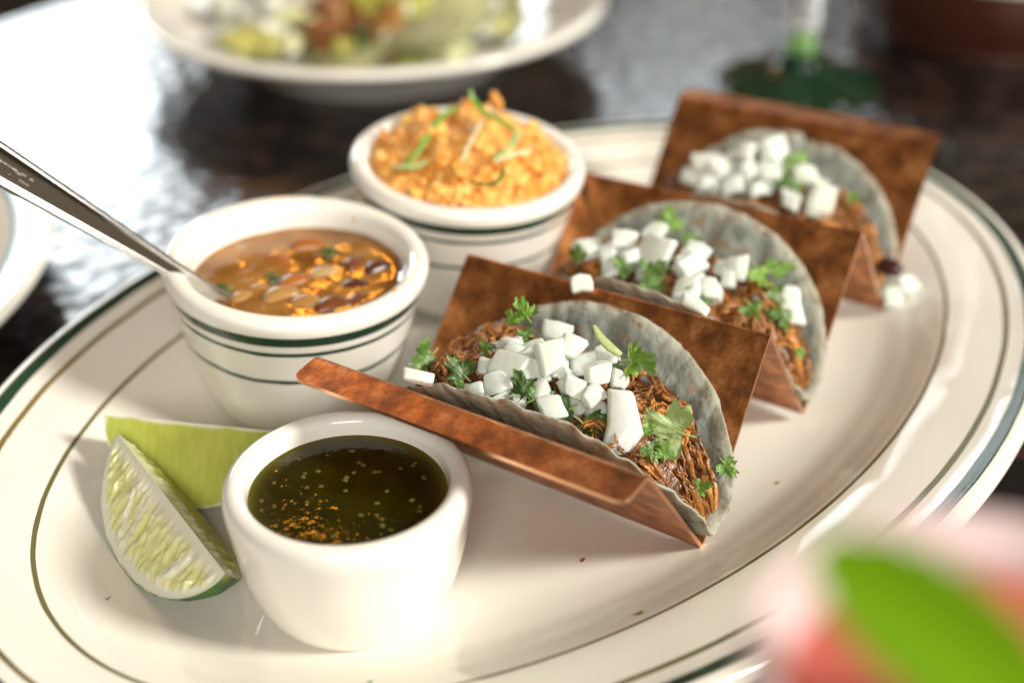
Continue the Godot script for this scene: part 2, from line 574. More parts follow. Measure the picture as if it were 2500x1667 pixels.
func soup(rim: Vector3) -> void:
	var at := rim + Vector3(-0.04, -0.72, 0.0)
	var sh := Shape.new()
	sh.grid(func(u, w):
		var a: float = TAU * u
		var r: float = 3.13 * w
		var x := r * cos(a)
		var z := r * sin(a)
		return Vector3(x, 0.035 * noise.get_noise_2d(x * 0.5, z * 0.5) + 0.05 * pow(w, 16.0), z), 96, 40, true, func(_u, _w, p):
			var k: float = clampf(0.5 + 0.9 * noise.get_noise_2d(p.x * 0.35 + 9.0, p.z * 0.35), 0, 1)
			return Color(0.17, 0.062, 0.011).lerp(Color(0.42, 0.195, 0.045), k))
	single("bean_broth", sh, M.broth, "cloudy brown broth of the bean soup in the cup with the spoon", "soup", at)
	# x, z, length, tone, rise
	var rows := [
		[0.1, -2.05, 1.0, 0, 0.1, 0.1, "orange bean near the far wall of the soup cup"],
		[1.55, -0.75, 0.8, 1, 0.12, 1.2, "round dark bean near the far side of the soup, by the rice cup"],
		[2.3, -0.5, 0.85, 2, 0.14, 0.7, "darkest glossy bean touching the soup cup wall by the rice cup"],
		[1.75, 0.45, 0.85, 2, 0.0, 0.2, "sunken dark bean in the soup on the taco holder side"],
		[0.5, 1.5, 0.95, 3, 0.06, -0.1, "pale tan bean floating in the near half of the soup"],
		[1.25, 1.7, 1.0, 1, 0.1, 0.3, "brown split bean close to the near rim of the soup cup"],
		[-0.35, 1.05, 1.05, 3, 0.06, 0.5, "light bean with wet glints at the middle of the soup"],
		[-0.1, 0.25, 1.0, 0, 0.02, 0.6, "long reddish bean just breaking the middle of the soup"],
		[-1.5, 1.2, 0.8, 3, 0.02, 0.9, "pale bean beside the spoon in the soup"],
		[-1.0, 0.6, 0.7, 3, 0.0, 0.1, "small sunken tan bean between spoon and middle of the soup"],
		[-0.7, -1.15, 0.95, 0, 0.0, -0.4, "orange brown bean sunk in the far half of the soup"],
		[-1.55, -0.3, 0.7, 0, -0.03, 0.4, "small rusty bean in the soup on the window side"],
		[0.75, -0.3, 0.9, 4, 0.03, 0.5, "translucent onion coloured bean skin at the middle of the soup"],
		[1.9, 1.35, 0.8, 1, 0.02, 1.0, "brown bean near the soup cup rim by the tacos"]]
	var tones := [Color(0.33, 0.11, 0.025), Color(0.15, 0.05, 0.018), Color(0.075, 0.026, 0.012), Color(0.36, 0.19, 0.06), Color(0.4, 0.27, 0.12)]
	for q in rows:
		var b := Shape.new()
		var l: float = q[2] * 0.6
		b.ball(Vector3.ZERO, Vector3(l, l * 0.5, l * 0.6), Basis.IDENTITY, 20, 12, tones[q[3]], func(p): return p + Vector3(0, 0, 0.3 * p.x * p.x / l))
		single("bean", b, M.bean, q[6], "bean", at + Vector3(q[0], q[4] * 0.7 - 0.15, q[1]), Basis(Vector3.UP, q[5]), "beans floating in the soup cup")
	for k in 3:
		var b := Shape.new()
		var a := rng.randf() * TAU
		var r := 2.5 * sqrt(rng.randf())
		leaf_shape(b, 0.5, Color(0.05, 0.08, 0.012), 0.1)
		single("herb_fleck", b, M.leaf, "small dark green herb fleck floating on the bean soup", "herb", at + Vector3(r * cos(a), 0.045, r * sin(a)), Basis(Vector3.UP, a * 3.0) * Basis(Vector3.RIGHT, -PI / 2), "herb flecks on the soup")


func rice(rim: Vector3, n: Vector3) -> void:
	var b := upright(n)
	var o := thing("rice_heap", "heap of loose orange rice rising above the banded cup", "rice", rim, b)
	o.set_meta("kind", "stuff")
	var top := func(x: float, z: float) -> float:
		var r := sqrt(x * x + z * z) / 3.15
		var h := -0.8 + 1.5 * pow(maxf(0.0, 1.0 - r * r), 0.6)
		return h + 0.62 * noise.get_noise_2d(x * 0.42 + 3.0, z * 0.42) + 0.42 * noise.get_noise_2d(x * 0.85, z * 0.85 + 8.0)
	var sh := Shape.new()
	sh.grid(func(u, w):
		var a: float = TAU * u
		var r: float = 3.12 * w
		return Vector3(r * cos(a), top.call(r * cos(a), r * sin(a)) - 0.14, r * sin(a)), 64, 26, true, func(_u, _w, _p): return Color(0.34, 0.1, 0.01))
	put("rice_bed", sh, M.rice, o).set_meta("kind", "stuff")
	var g := Shape.new()
	for k in 1500:
		var a := rng.randf() * TAU
		var r := 3.08 * sqrt(rng.randf())
		var x := r * cos(a)
		var z := r * sin(a)
		var y: float = top.call(x, z) + rng.randf_range(-0.1, 0.1)
		var tone := rng.randf()
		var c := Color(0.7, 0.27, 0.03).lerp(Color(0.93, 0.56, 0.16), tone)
		var l := rng.randf_range(0.28, 0.46)
		var turn := Basis(Vector3.UP, rng.randf() * TAU) * Basis(Vector3.BACK, rng.randf_range(-0.75, 0.75)) * Basis(Vector3.RIGHT, rng.randf_range(-0.5, 0.5))
		g.ball(Vector3(x, y, z), Vector3(l * 1.08, 0.14, 0.16), turn, 7, 6, c)
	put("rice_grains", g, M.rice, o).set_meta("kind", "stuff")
	# clumps that stand up from the heap
	var cl := Shape.new()
	for q in [[0.8, -2.5, 0.95], [0.95, -2.45, 0.75], [-1.9, -2.3, 0.2], [2.4, 0.2, 0.3], [1.9, 0.9, 0.2]]:
		cl.ball(Vector3(q[0], q[2], q[1]), Vector3(0.16, 0.3, 0.16), Basis(Vector3.BACK, rng.randf_range(-0.4, 0.4)), 9, 7, Color(0.7, 0.33, 0.06))
	put("rice_grains", cl, M.rice, o).set_meta("kind", "stuff")

	# shredded green onion on the rice
	var w := rim + Vector3(0, 0, 0)
	var strip := func(pts: Array, rad: float, c: Color, label: String, flat := 0.45) -> void:
		var s := Shape.new()
		var path := []
		var radii := []
		for k in 17:
			path.append(spline(pts, (pts.size() - 1) * k / 16.0))
			radii.append(rad * 0.75 * sqrt(maxf(0.06, 1.0 - pow(absf(k / 8.0 - 1.0), 4.0))))
		var at: Vector3 = pts[0]
		for k in 17:
			path[k] -= at
		s.tube(path, radii, 10, c, flat)
		single("green_onion_strip", s, M.leaf, label, "green onion", at, Basis.IDENTITY, "green onion strips on the rice")
	var g1 := Color(0.2, 0.38, 0.05)
	var g2 := Color(0.38, 0.52, 0.2)
	var g3 := Color(0.06, 0.17, 0.02)
	var pale := Color(0.72, 0.68, 0.42)
	strip.call([Vector3(-3.5, 5.55, -2.45), Vector3(-3.05, 5.9, -2.8), Vector3(-2.5, 6.4, -3.9), Vector3(-2.1, 6.6, -4.6), Vector3(-1.7, 6.65, -4.8)], 0.13, g1, "curved green onion strip arching over the rice toward the soup cup")
	strip.call([Vector3(-3.75, 5.65, -2.3), Vector3(-3.4, 5.75, -2.2), Vector3(-3.0, 5.75, -2.25), Vector3(-2.7, 5.85, -2.4)], 0.15, g2, "short pale green onion piece at the soup cup end of the rice")
	strip.call([Vector3(-1.35, 7.15, -4.9), Vector3(-1.2, 6.95, -4.7), Vector3(-0.9, 6.75, -4.3), Vector3(-0.4, 6.65, -3.9), Vector3(0.2, 6.45, -3.3)], 0.17, g1, "long green onion strip running from the heap's peak toward the tacos")
	strip.call([Vector3(-1.3, 7.35, -4.7), Vector3(-1.25, 7.0, -4.75), Vector3(-1.05, 6.75, -4.6)], 0.16, g2, "pale green onion tip standing up at the heap's peak")
	strip.call([Vector3(0.2, 6.5, -3.3), Vector3(0.15, 6.4, -2.8), Vector3(-0.1, 6.3, -2.3)], 0.14, g2, "whitish green onion curl on the taco side of the rice")
	strip.call([Vector3(-0.86, 6.75, -3.7), Vector3(-1.2, 6.6, -2.5), Vector3(-1.55, 6.3, -1.25)], 0.085, pale, "straight cream coloured onion sliver slanting across the middle of the rice", 0.7)
	strip.call([Vector3(0.67, 6.3, -2.2), Vector3(0.1, 6.35, -1.75), Vector3(-0.5, 6.3, -1.35)], 0.09, pale, "straight cream coloured onion sliver lying toward the taco holder", 0.7)
	strip.call([Vector3(-0.5, 6.3, -1.35), Vector3(-0.3, 6.35, -1.8), Vector3(0.0, 6.35, -2.3)], 0.1, g2, "pale green sliver crossing the cream onion sliver")
	strip.call([Vector3(-0.2, 6.25, -0.9), Vector3(-0.35, 6.15, -0.35), Vector3(-0.7, 6.05, -0.15), Vector3(-1.4, 6.05, -0.45)], 0.1, g3, "dark green hooked strip low on the near face of the rice")


# ---------------------------------------------------------------- taco holder
func holder() -> void:
	var o := thing("taco_holder", "bent copper taco holder with three slots and flat end flanges", "taco holder", HOLD, Basis(Vector3.UP, TURN))
	# corners at both ends: (t, y) at a = -4.77 and a = +4.77
	var lo := [Vector2(-1.05, 4.93), Vector2(0, 5.0), Vector2(3.5, 0.75), Vector2(7.19, 4.78), Vector2(10.78, 0.4), Vector2(14.37, 4.62), Vector2(17.97, 0.4), Vector2(21.5, 4.85), Vector2(22.45, 4.9)]
	var hi := [Vector2(-1.15, 4.74), Vector2(0, 4.8), Vector2(3.6, 0.23), Vector2(7.19, 4.9), Vector2(10.78, 0.32), Vector2(14.37, 4.84), Vector2(17.97, 0.39), Vector2(21.56, 4.95), Vector2(22.6, 5.0)]
	var called := ["front_flange", "panel", "panel", "panel", "panel", "panel", "panel", "back_flange"]
	var th := 0.055
	var half := 4.77
	# bend every corner with a small arc: list of (t,y,offset direction) for a given end
	var corner := func(p: Array, k: int) -> Array:     # points of the arc at corner k, and normals
		var d0: Vector2 = (p[k] - p[k - 1]).normalized()
		var d1: Vector2 = (p[k + 1] - p[k]).normalized()
		var out := []
		for j in 7:
			var q: float = j / 6.0
			var cut := 0.16
			var a: Vector2 = p[k] - d0 * cut
			var b: Vector2 = p[k] + d1 * cut
			var m: Vector2 = a.lerp(p[k], q).lerp((p[k] as Vector2).lerp(b, q), q)
			var t := d0.lerp(d1, q).normalized()
			out.append([m, Vector2(-t.y, t.x)])
		return out
	var line := func(p: Array, k: int) -> Array:
		var out := []
		if k > 0:
			var c: Array = corner.call(p, k)
			out.append_array(c.slice(3))
		else:
			var d: Vector2 = (p[1] - p[0]).normalized()
			out.append([p[0], Vector2(-d.y, d.x)])
		if k < 7:
			var c2: Array = corner.call(p, k + 1)
			out.append_array(c2.slice(0, 4))
		else:
			var d: Vector2 = (p[8] - p[7]).normalized()
			out.append([p[8], Vector2(-d.y, d.x)])
		return out
	for k in 8:
		var l: Array = line.call(lo, k)
		var h: Array = line.call(hi, k)
		var sh := Shape.new()
		var n := l.size()
		var round_at := 0 if k == 0 else (n - 1 if k == 7 else -1)
		var steps := 40
		for side in [1.0, -1.0]:
			var base := sh.v.size()
			for ja in steps + 1:
				var u := float(ja) / steps
				# crowd the steps toward both ends so that corners can be rounded
				u = 0.5 - 0.5 * cos(PI * u)
				for j in n:
					var q: Vector2 = (l[j][0] as Vector2).lerp(h[j][0], u)
					var nn: Vector2 = (l[j][1] as Vector2).lerp(h[j][1], u)
					var a := lerpf(-half, half, u)
					if j == round_at:
						var from_end := half - absf(a)
						var r := 0.3
						if from_end < r:
							var back := r - sqrt(maxf(0.0, r * r - (r - from_end) * (r - from_end)))
							var other: Vector2 = (l[1 if k == 0 else n - 2][0] as Vector2).lerp(h[1 if k == 0 else n - 2][0], u)
							q = q + (other - q).normalized() * back
					q += nn * th * side
					sh.add(Vector3(a, q.y, -q.x))
					sh.map.append(Vector2(a, (l[j][0] as Vector2).distance_to(l[0][0]) + k * 5.37))
			for ja in steps:
				for j in n - 1:
					var a := base + ja * n + j
					if side > 0:
						sh.quad(a, a + 1, a + n + 1, a + n)
					else:
						sh.quad(a, a + n, a + n + 1, a + 1)
		var part := put(called[k], sh, M.copper, o)
		# the cut edges of the sheet, bright where they were sheared
		var size := (steps + 1) * n
		for e in 2:
			var ed := Shape.new()
			for j in n - 1:
				var a := (0 if e == 0 else steps * n) + j
				ed.quad(ed.add(sh.v[a]), ed.add(sh.v[a + 1]), ed.add(sh.v[a + 1 + size]), ed.add(sh.v[a + size]))
			put("cut_edge", ed, M.copper_edge, part)
		if round_at >= 0:
			var ed := Shape.new()
			for ja in steps:
				var a := ja * n + round_at
				ed.quad(ed.add(sh.v[a]), ed.add(sh.v[a + n]), ed.add(sh.v[a + n + size]), ed.add(sh.v[a + size]))
			put("cut_edge", ed, M.copper_edge, part)


# ---------------------------------------------------------------- tacos
const RX := [5.0, 4.85, 4.75]
const RL := [4.98, 5.1, 4.95]
const A0 := [0.3, 0.2, 0.15]


func fold(l: float, tilt_back: float, tilt_front: float) -> Vector2:       # arc length from the fold -> (t, y) about the slot's middle
	var tilt := deg_to_rad(tilt_back if l > 0.0 else tilt_front)
	var rho := 0.75
	var am := PI / 2 - tilt
	var s := signf(l)
	l = absf(l)
	if l < rho * am:
		return Vector2(s * rho * sin(l / rho), 1.0 + rho * (1.0 - cos(l / rho)))
	var e := l - rho * am
	return Vector2(s * (rho * sin(am) + e * sin(tilt)), 1.0 + rho * (1.0 - cos(am)) + e * cos(tilt))


func taco(k: int) -> void:
	var mid := 3.6 + 7.186 * k
	var at := held(0, mid, 0)
	var words := ["blue corn tortilla folded in the copper slot beside the salsa ramekin", "blue corn tortilla folded in the middle slot of the copper holder", "blue corn tortilla folded in the slot against the tall rear copper panel"]
	var sd := 20.0 * k
	var surf := func(x: float, z: float) -> Vector3:       # the disc before folding, x along, z across, both up to 1
		var r := sqrt(x * x + z * z)
		var a := atan2(z, x)
		var rr := 1.0 + 0.025 * noise.get_noise_3d(cos(a) * 1.2, sin(a) * 1.2, sd) + 0.012 * noise.get_noise_3d(cos(a) * 8.0, sin(a) * 8.0, sd + 3.0)
		var px: float = RX[k] * x * rr
		var l: float = RL[k] * z * rr * (1.0 if z > 0.0 else lerpf(1.0, 0.93, minf(1.0, -z * 3.0)))
		var f := fold(l, 38.0, 29.0 + 3.0 * k)
		var tl := fold(l + 0.05, 38.0, 29.0 + 3.0 * k) - f
		var nn := Vector2(-tl.y, tl.x).normalized()
		var wob := 0.16 * r * r * noise.get_noise_3d(x * 1.6, z * 1.6, sd + 9.0) + (0.26 if k == 0 else 0.14) * pow(r, 5.0) * noise.get_noise_3d(cos(a) * 3.2, sin(a) * 3.2, sd + 6.0)
		wob += 0.05 * noise.get_noise_3d(x * 5.0, z * 5.0, sd + 1.0)
		wob += 0.11 * exp(-pow((x - 0.5 - 0.3 * z + 0.1 * noise.get_noise_2d(z * 3.0, sd)) / 0.05, 2.0)) * smoothstep(0.1, 0.4, z) - 0.08 * exp(-pow((x + 0.15 - 0.2 * z) / 0.05, 2.0)) * smoothstep(0.2, 0.5, z)
		# the far end of the back flap leans in a little, the fold's open end is crumpled
		var endk := smoothstep(0.72, 1.0, x) * (1.0 - smoothstep(0.1, 0.55, absf(z)))
		f += nn * wob + Vector2(0, 0.5 * endk * absf(noise.get_noise_3d(x * 2.5, z * 2.5, sd + 4.0)))
		return Vector3(px + A0[k], f.y, -f.x)
	var sh := Shape.new()
	sh.grid(func(u, w):
		var a: float = TAU * u
		var upper: bool = w < 0.5
		var q: float = w * 2.0 if upper else 2.0 - w * 2.0
		q = 1.0 - pow(1.0 - q, 1.35)
		var x: float = q * cos(a)
		var z: float = q * sin(a)
		var p: Vector3 = surf.call(x, z)
		var px: Vector3 = surf.call(x + 0.01, z) - p
		var pz: Vector3 = surf.call(x, z + 0.01) - p
		var n := px.cross(pz).normalized()
		var th: float = 0.088 * sqrt(maxf(0.0, 1.0 - pow(q, 24.0))) * (1.0 + 0.35 * noise.get_noise_3d(x * 4.0, z * 4.0, sd + 30.0))
		return p + n * (th if upper else -th), 300, 130, true, func(u, w, p):
			var q: float = w * 2.0 if w < 0.5 else 2.0 - w * 2.0
			q = 1.0 - pow(1.0 - q, 1.35)
			var k1: float = noise.get_noise_3d(p.x * 0.8, p.y * 0.8, p.z * 0.8 + sd)
			var k2: float = noise.get_noise_3d(p.x * 3.0, p.y * 3.0, p.z * 3.0 + sd)
			var c := Color(0.145, 0.163, 0.14).lerp(Color(0.31, 0.332, 0.288), clampf(0.5 + 0.75 * k1 + 0.4 * k2, 0, 1))
			var toast: float = smoothstep(0.30, 0.5, noise.get_noise_3d(p.x * 0.9 + 40.0, p.y * 0.9, p.z * 0.9 + sd) + 0.25 * k2)
			c = c.lerp(Color(0.24, 0.14, 0.06), 0.7 * toast)
			var rimk: float = smoothstep(0.9, 0.985, q)
			c = c.lerp(Color(0.5, 0.47, 0.36), 0.55 * rimk)
			var burn: float = smoothstep(0.2, 0.42, noise.get_noise_3d(p.x * 1.7, p.y * 1.7 + 70.0, p.z * 1.7 + sd)) * rimk
			c = c.lerp(Color(0.22, 0.11, 0.04), 0.75 * burn)
			var fleck: float = smoothstep(0.48, 0.6, noise.get_noise_3d(p.x * 5.0, p.y * 5.0 + 20.0, p.z * 5.0 + sd))
			return c.lerp(Color(0.12, 0.07, 0.04), 0.55 * fleck))
	single("taco_shell", sh, M.tortilla, words[k], "tortilla", at, Basis(Vector3.UP, TURN), "folded tortillas in the holder")
	filling(k, at, sd)


func filling(k: int, at: Vector3, sd: float) -> void:
	var words := ["glossy brown shredded meat filling the taco beside the salsa ramekin", "brown shredded meat filling the taco in the middle slot", "orange brown shredded meat filling the taco by the tall rear panel"]
	var o := thing("shredded_meat", words[k], "meat", at, Basis(Vector3.UP, TURN), "shredded meat in the tacos")
	o.set_meta("kind", "stuff")
	var top := func(x: float, c: float) -> Vector3:        # c across from -1 to 1
		var q: float = (x - A0[k] + 0.05) / (RX[k] - 0.38)
		var h := 0.95 + 2.55 * pow(maxf(0.0, 1.0 - q * q), 0.55)
		h += (0.75 * exp(-pow((x + 2.6) / 1.1, 2.0)) + 0.45 * exp(-pow((x - 3.2) / 1.0, 2.0))) * (1.0 if k == 0 else 0.5)
		var wide := (0.5 + (h - 1.0) * 0.6) * (1.0 - 0.16 * smoothstep(1.8, 4.6, x))
		return Vector3(x, h + 0.35 * (1.0 - c * c) * minf(1.0, h - 0.9) + 0.16 * noise.get_noise_3d(x * 1.1, c * 1.3, sd), -c * wide * (lerpf(0.84, 1.0, smoothstep(1.0, 2.6, x)) if c < 0.0 else 1.0))
	var sh := Shape.new()
	sh.grid(func(u, w):
		var x: float = lerpf(A0[k] - RX[k] + 0.25, A0[k] + RX[k] - 0.55, u)
		if w < 0.75:
			return top.call(x, lerpf(-1.0, 1.0, w / 0.75))
		var e: Vector3 = top.call(x, 1.0)
		return e.lerp(Vector3(x, 1.0, 0), (w - 0.75) * 4.0), 90, 32, false, func(_u, _w, p):
			return Color(0.07, 0.022, 0.006).lerp(Color(0.22, 0.075, 0.016), clampf(0.5 + noise.get_noise_3d(p.x * 2.0, p.y * 2.0, p.z * 2.0), 0, 1)))
	put("meat_bed", sh, M.meat, o).set_meta("kind", "stuff")
	var st := Shape.new()
	for j in 330:
		var x: float
		if j % 3 == 0:
			x = rng.randf_range(A0[k] - RX[k] + 0.3, A0[k] + RX[k] - 0.35)
		elif j % 3 == 1:
			x = rng.randf_range(1.4, A0[k] + RX[k] - 0.35)
		else:
			x = rng.randf_range(A0[k] - RX[k] + 0.3, -1.2)
		var c := rng.randf_range(-1.0, 0.95)
		var ang := rng.randf() * TAU
		var l := rng.randf_range(0.3, 0.95)
		var curl := rng.randf_range(-1.1, 1.1)
		var lift := rng.randf_range(-0.04, 0.2)
		var arch := rng.randf_range(-0.12, 0.16)
		var rise := rng.randf_range(-0.22, 0.22)
		var bundle := pow(rng.randf(), 0.9)
		var shade := clampf(0.62 + 0.9 * noise.get_noise_2d(x * 1.1, c * 2.0 + sd), 0.42, 1.0)
		for m in rng.randi_range(2, 5):
			var rad := rng.randf_range(0.018, 0.052)
			if rng.randf() < 0.14:
				rad *= 2.3
			var off := rng.randf_range(-0.16, 0.16)
			var up := rng.randf_range(-0.07, 0.07)
			var spread := rng.randf_range(-0.5, 0.5)
			var ll := l * rng.randf_range(0.6, 1.1)
			var pts := []
			var radii := []
			for t in 9:
				var f := t / 8.0 - 0.5
				var aa := ang + curl * f + spread * f
				var xx := clampf(x + cos(aa) * ll * f - sin(ang) * off, A0[k] - RX[k] + 0.2, A0[k] + RX[k] - 0.4)
				var cc := clampf(c + sin(aa) * ll * f * 0.55 + cos(ang) * off * 0.5, -1.0, 1.0)
				var p: Vector3 = top.call(xx, cc)
				p.y += lift + up + rise * f * 2.0 + arch * (1.0 - 4.0 * f * f)
				p += 0.09 * Vector3(noise.get_noise_2d(f * 3.0, j + m * 7.3), noise.get_noise_2d(f * 3.0, j + m * 7.3 + 50.0), noise.get_noise_2d(f * 3.0, j + m * 7.3 + 90.0))
				pts.append(p)
				radii.append(rad * (0.3 + 0.7 * sqrt(maxf(0.0, 1.0 - 4.0 * f * f))) * rng.randf_range(0.8, 1.2))
			var tt := clampf(bundle + rng.randf_range(-0.35, 0.35), 0.0, 1.0)
			st.tube(pts, radii, 6, Color(0.1, 0.032, 0.007).lerp(Color(0.66, 0.27, 0.055), tt * shade), rng.randf_range(0.6, 1.0))
	put("meat_strands", st, M.meat, o).set_meta("kind", "stuff")


# ---------------------------------------------------------------- toppings
func onion_shape(w: float, h: float, d: float) -> Shape:
	var s := Shape.new()
	w *= 0.86
	h *= 0.84
	d *= 0.78
	var bow := rng.randf_range(0.25, 0.75) / maxf(w, 0.6)
	var bow2 := rng.randf_range(-0.1, 0.3) / maxf(h, 0.6)
	var taper := rng.randf_range(-0.14, 0.14)
	var shear := rng.randf_range(-0.2, 0.2)
	var green := rng.randf()
	var sd := rng.randf() * 90.0
	var chops := []
	for k in rng.randi_range(1, 3):
		var n := Vector3(rng.randf_range(-1, 1), rng.randf_range(-1, 1), rng.randf_range(-0.7, 0.7)).normalized()
		chops.append([n, (absf(n.x) * w + absf(n.y) * h + absf(n.z) * d) * 0.5 * rng.randf_range(0.62, 0.9)])
	s.rbox(Vector3(w, h, d), minf(rng.randf_range(0.07, 0.14), d * 0.3), func(p):
		var q: Vector3 = p
		q.x *= 1.0 + taper * p.y / h * 2.0
		q.y *= 1.0 - taper * 0.7 * p.x / w
		q.x += shear * p.y
		q.z -= bow * p.x * p.x + bow2 * p.y * p.y
		for c in chops:
			q -= (c[0] as Vector3) * maxf(0.0, q.dot(c[0]) - c[1])
		return q + Vector3(noise.get_noise_3d(p.x, p.y, p.z + sd), noise.get_noise_3d(p.x + 30.0, p.y, p.z + sd), noise.get_noise_3d(p.x, p.y + 30.0, p.z + sd)) * 0.13, func(p):
			var c := Color(0.92, 0.935, 0.9).lerp(Color(0.78, 0.82, 0.64), green * 0.3)
			return c.lerp(Color(0.74, 0.77, 0.62), 0.4 * smoothstep(0.25 * d, 0.5 * d, p.z)))
	return s


# size in the plane, turned to show it more or less upward and toward the diner
func onion(pos: Vector3, w: float, h: float, d: float, label: String, group: String, spin := 0.0, loose := 0.5) -> void:
	var n := (Vector3(rng.randf_range(-1, 1) * loose, 0.75 + rng.randf_range(-1, 1) * loose, 0.75 + rng.randf_range(-1, 1) * loose)).normalized()
	var x := Vector3.UP.cross(n).normalized()
	var b := Basis(n, spin + rng.randf_range(-0.5, 0.5) * loose * 2.0) * Basis(x, n.cross(x), n)
	single("onion_piece", onion_shape(w, h, d), M.onion, label, "onion", pos, b, group)


# a lobed herb leaf in the xy plane, stem at the origin, about `size` long
func leaf_shape(s: Shape, size: float, col: Color, curl: float) -> void:
	var sd := rng.randf() * 50.0
	var lobes := rng.randi_range(2, 3)
	var bend := rng.randf_range(-0.25, 0.25)
	s.grid(func(u, w):
		var a: float = lerpf(-1.9, 1.9, u)
		var r: float = 0.3
		for lobe in [-1.3, 0.0, 1.3]:
			r = maxf(r, (0.95 if lobe == 0.0 else 0.75) * (0.35 + 0.65 * exp(-pow((a - lobe - bend) / 0.6, 4.0))))
		r *= 1.0 + 0.13 * sin(a * 17.0 + sd) * w + 0.2 * noise.get_noise_2d(a * 1.5, sd)
		var q: Vector2 = Vector2(sin(a), cos(a)) * r * w * size
		return Vector3(q.x, q.y + 0.25 * size * (1.0 - absf(a) / 1.9) * w, curl * size * (w * w * cos(a * 3.0) * 0.5 + 0.9 * q.x * q.x / (size * size)) + 0.2 * size * w * noise.get_noise_2d(q.x * 1.6 / size + sd, q.y * 1.6 / size)), 60, 9, false, func(u, w, _p):
			var vein: float = pow(absf(cos(lerpf(-1.9, 1.9, u) * lobes * 0.8)), 30.0) * w
			return col.lerp(Color(0.3, 0.42, 0.12), 0.45 * vein))
	s.tube([Vector3(0, 0.1 * size, 0), Vector3(0, -0.15 * size, 0.02), Vector3(0.03 * size, -0.4 * size, 0.05 * size)], [0.03, 0.035, 0.03], 6, col.lerp(Color(0.35, 0.45, 0.15), 0.5))


func herb(pos: Vector3, size: float, tone: float, label: String, group: String, upw := 0.6, curl := 0.25) -> void:
	var s := Shape.new()
	var col := Color(0.022, 0.06, 0.012).lerp(Color(0.2, 0.36, 0.045), minf(tone, 1.0)).lerp(Color(0.42, 0.5, 0.24), maxf(0.0, tone - 1.0))
	leaf_shape(s, size * 0.8, col, curl)
	var n := (Vector3(rng.randf_range(-0.7, 0.7), upw + rng.randf_range(-0.4, 0.4), 0.7 + rng.randf_range(-0.4, 0.4))).normalized()
	var x := Vector3.UP.cross(n).normalized()
	var b := Basis(n, rng.randf() * TAU) * Basis(x, n.cross(x), n)
	single("cilantro_leaf", s, M.leaf, label, "cilantro", pos, b, group)


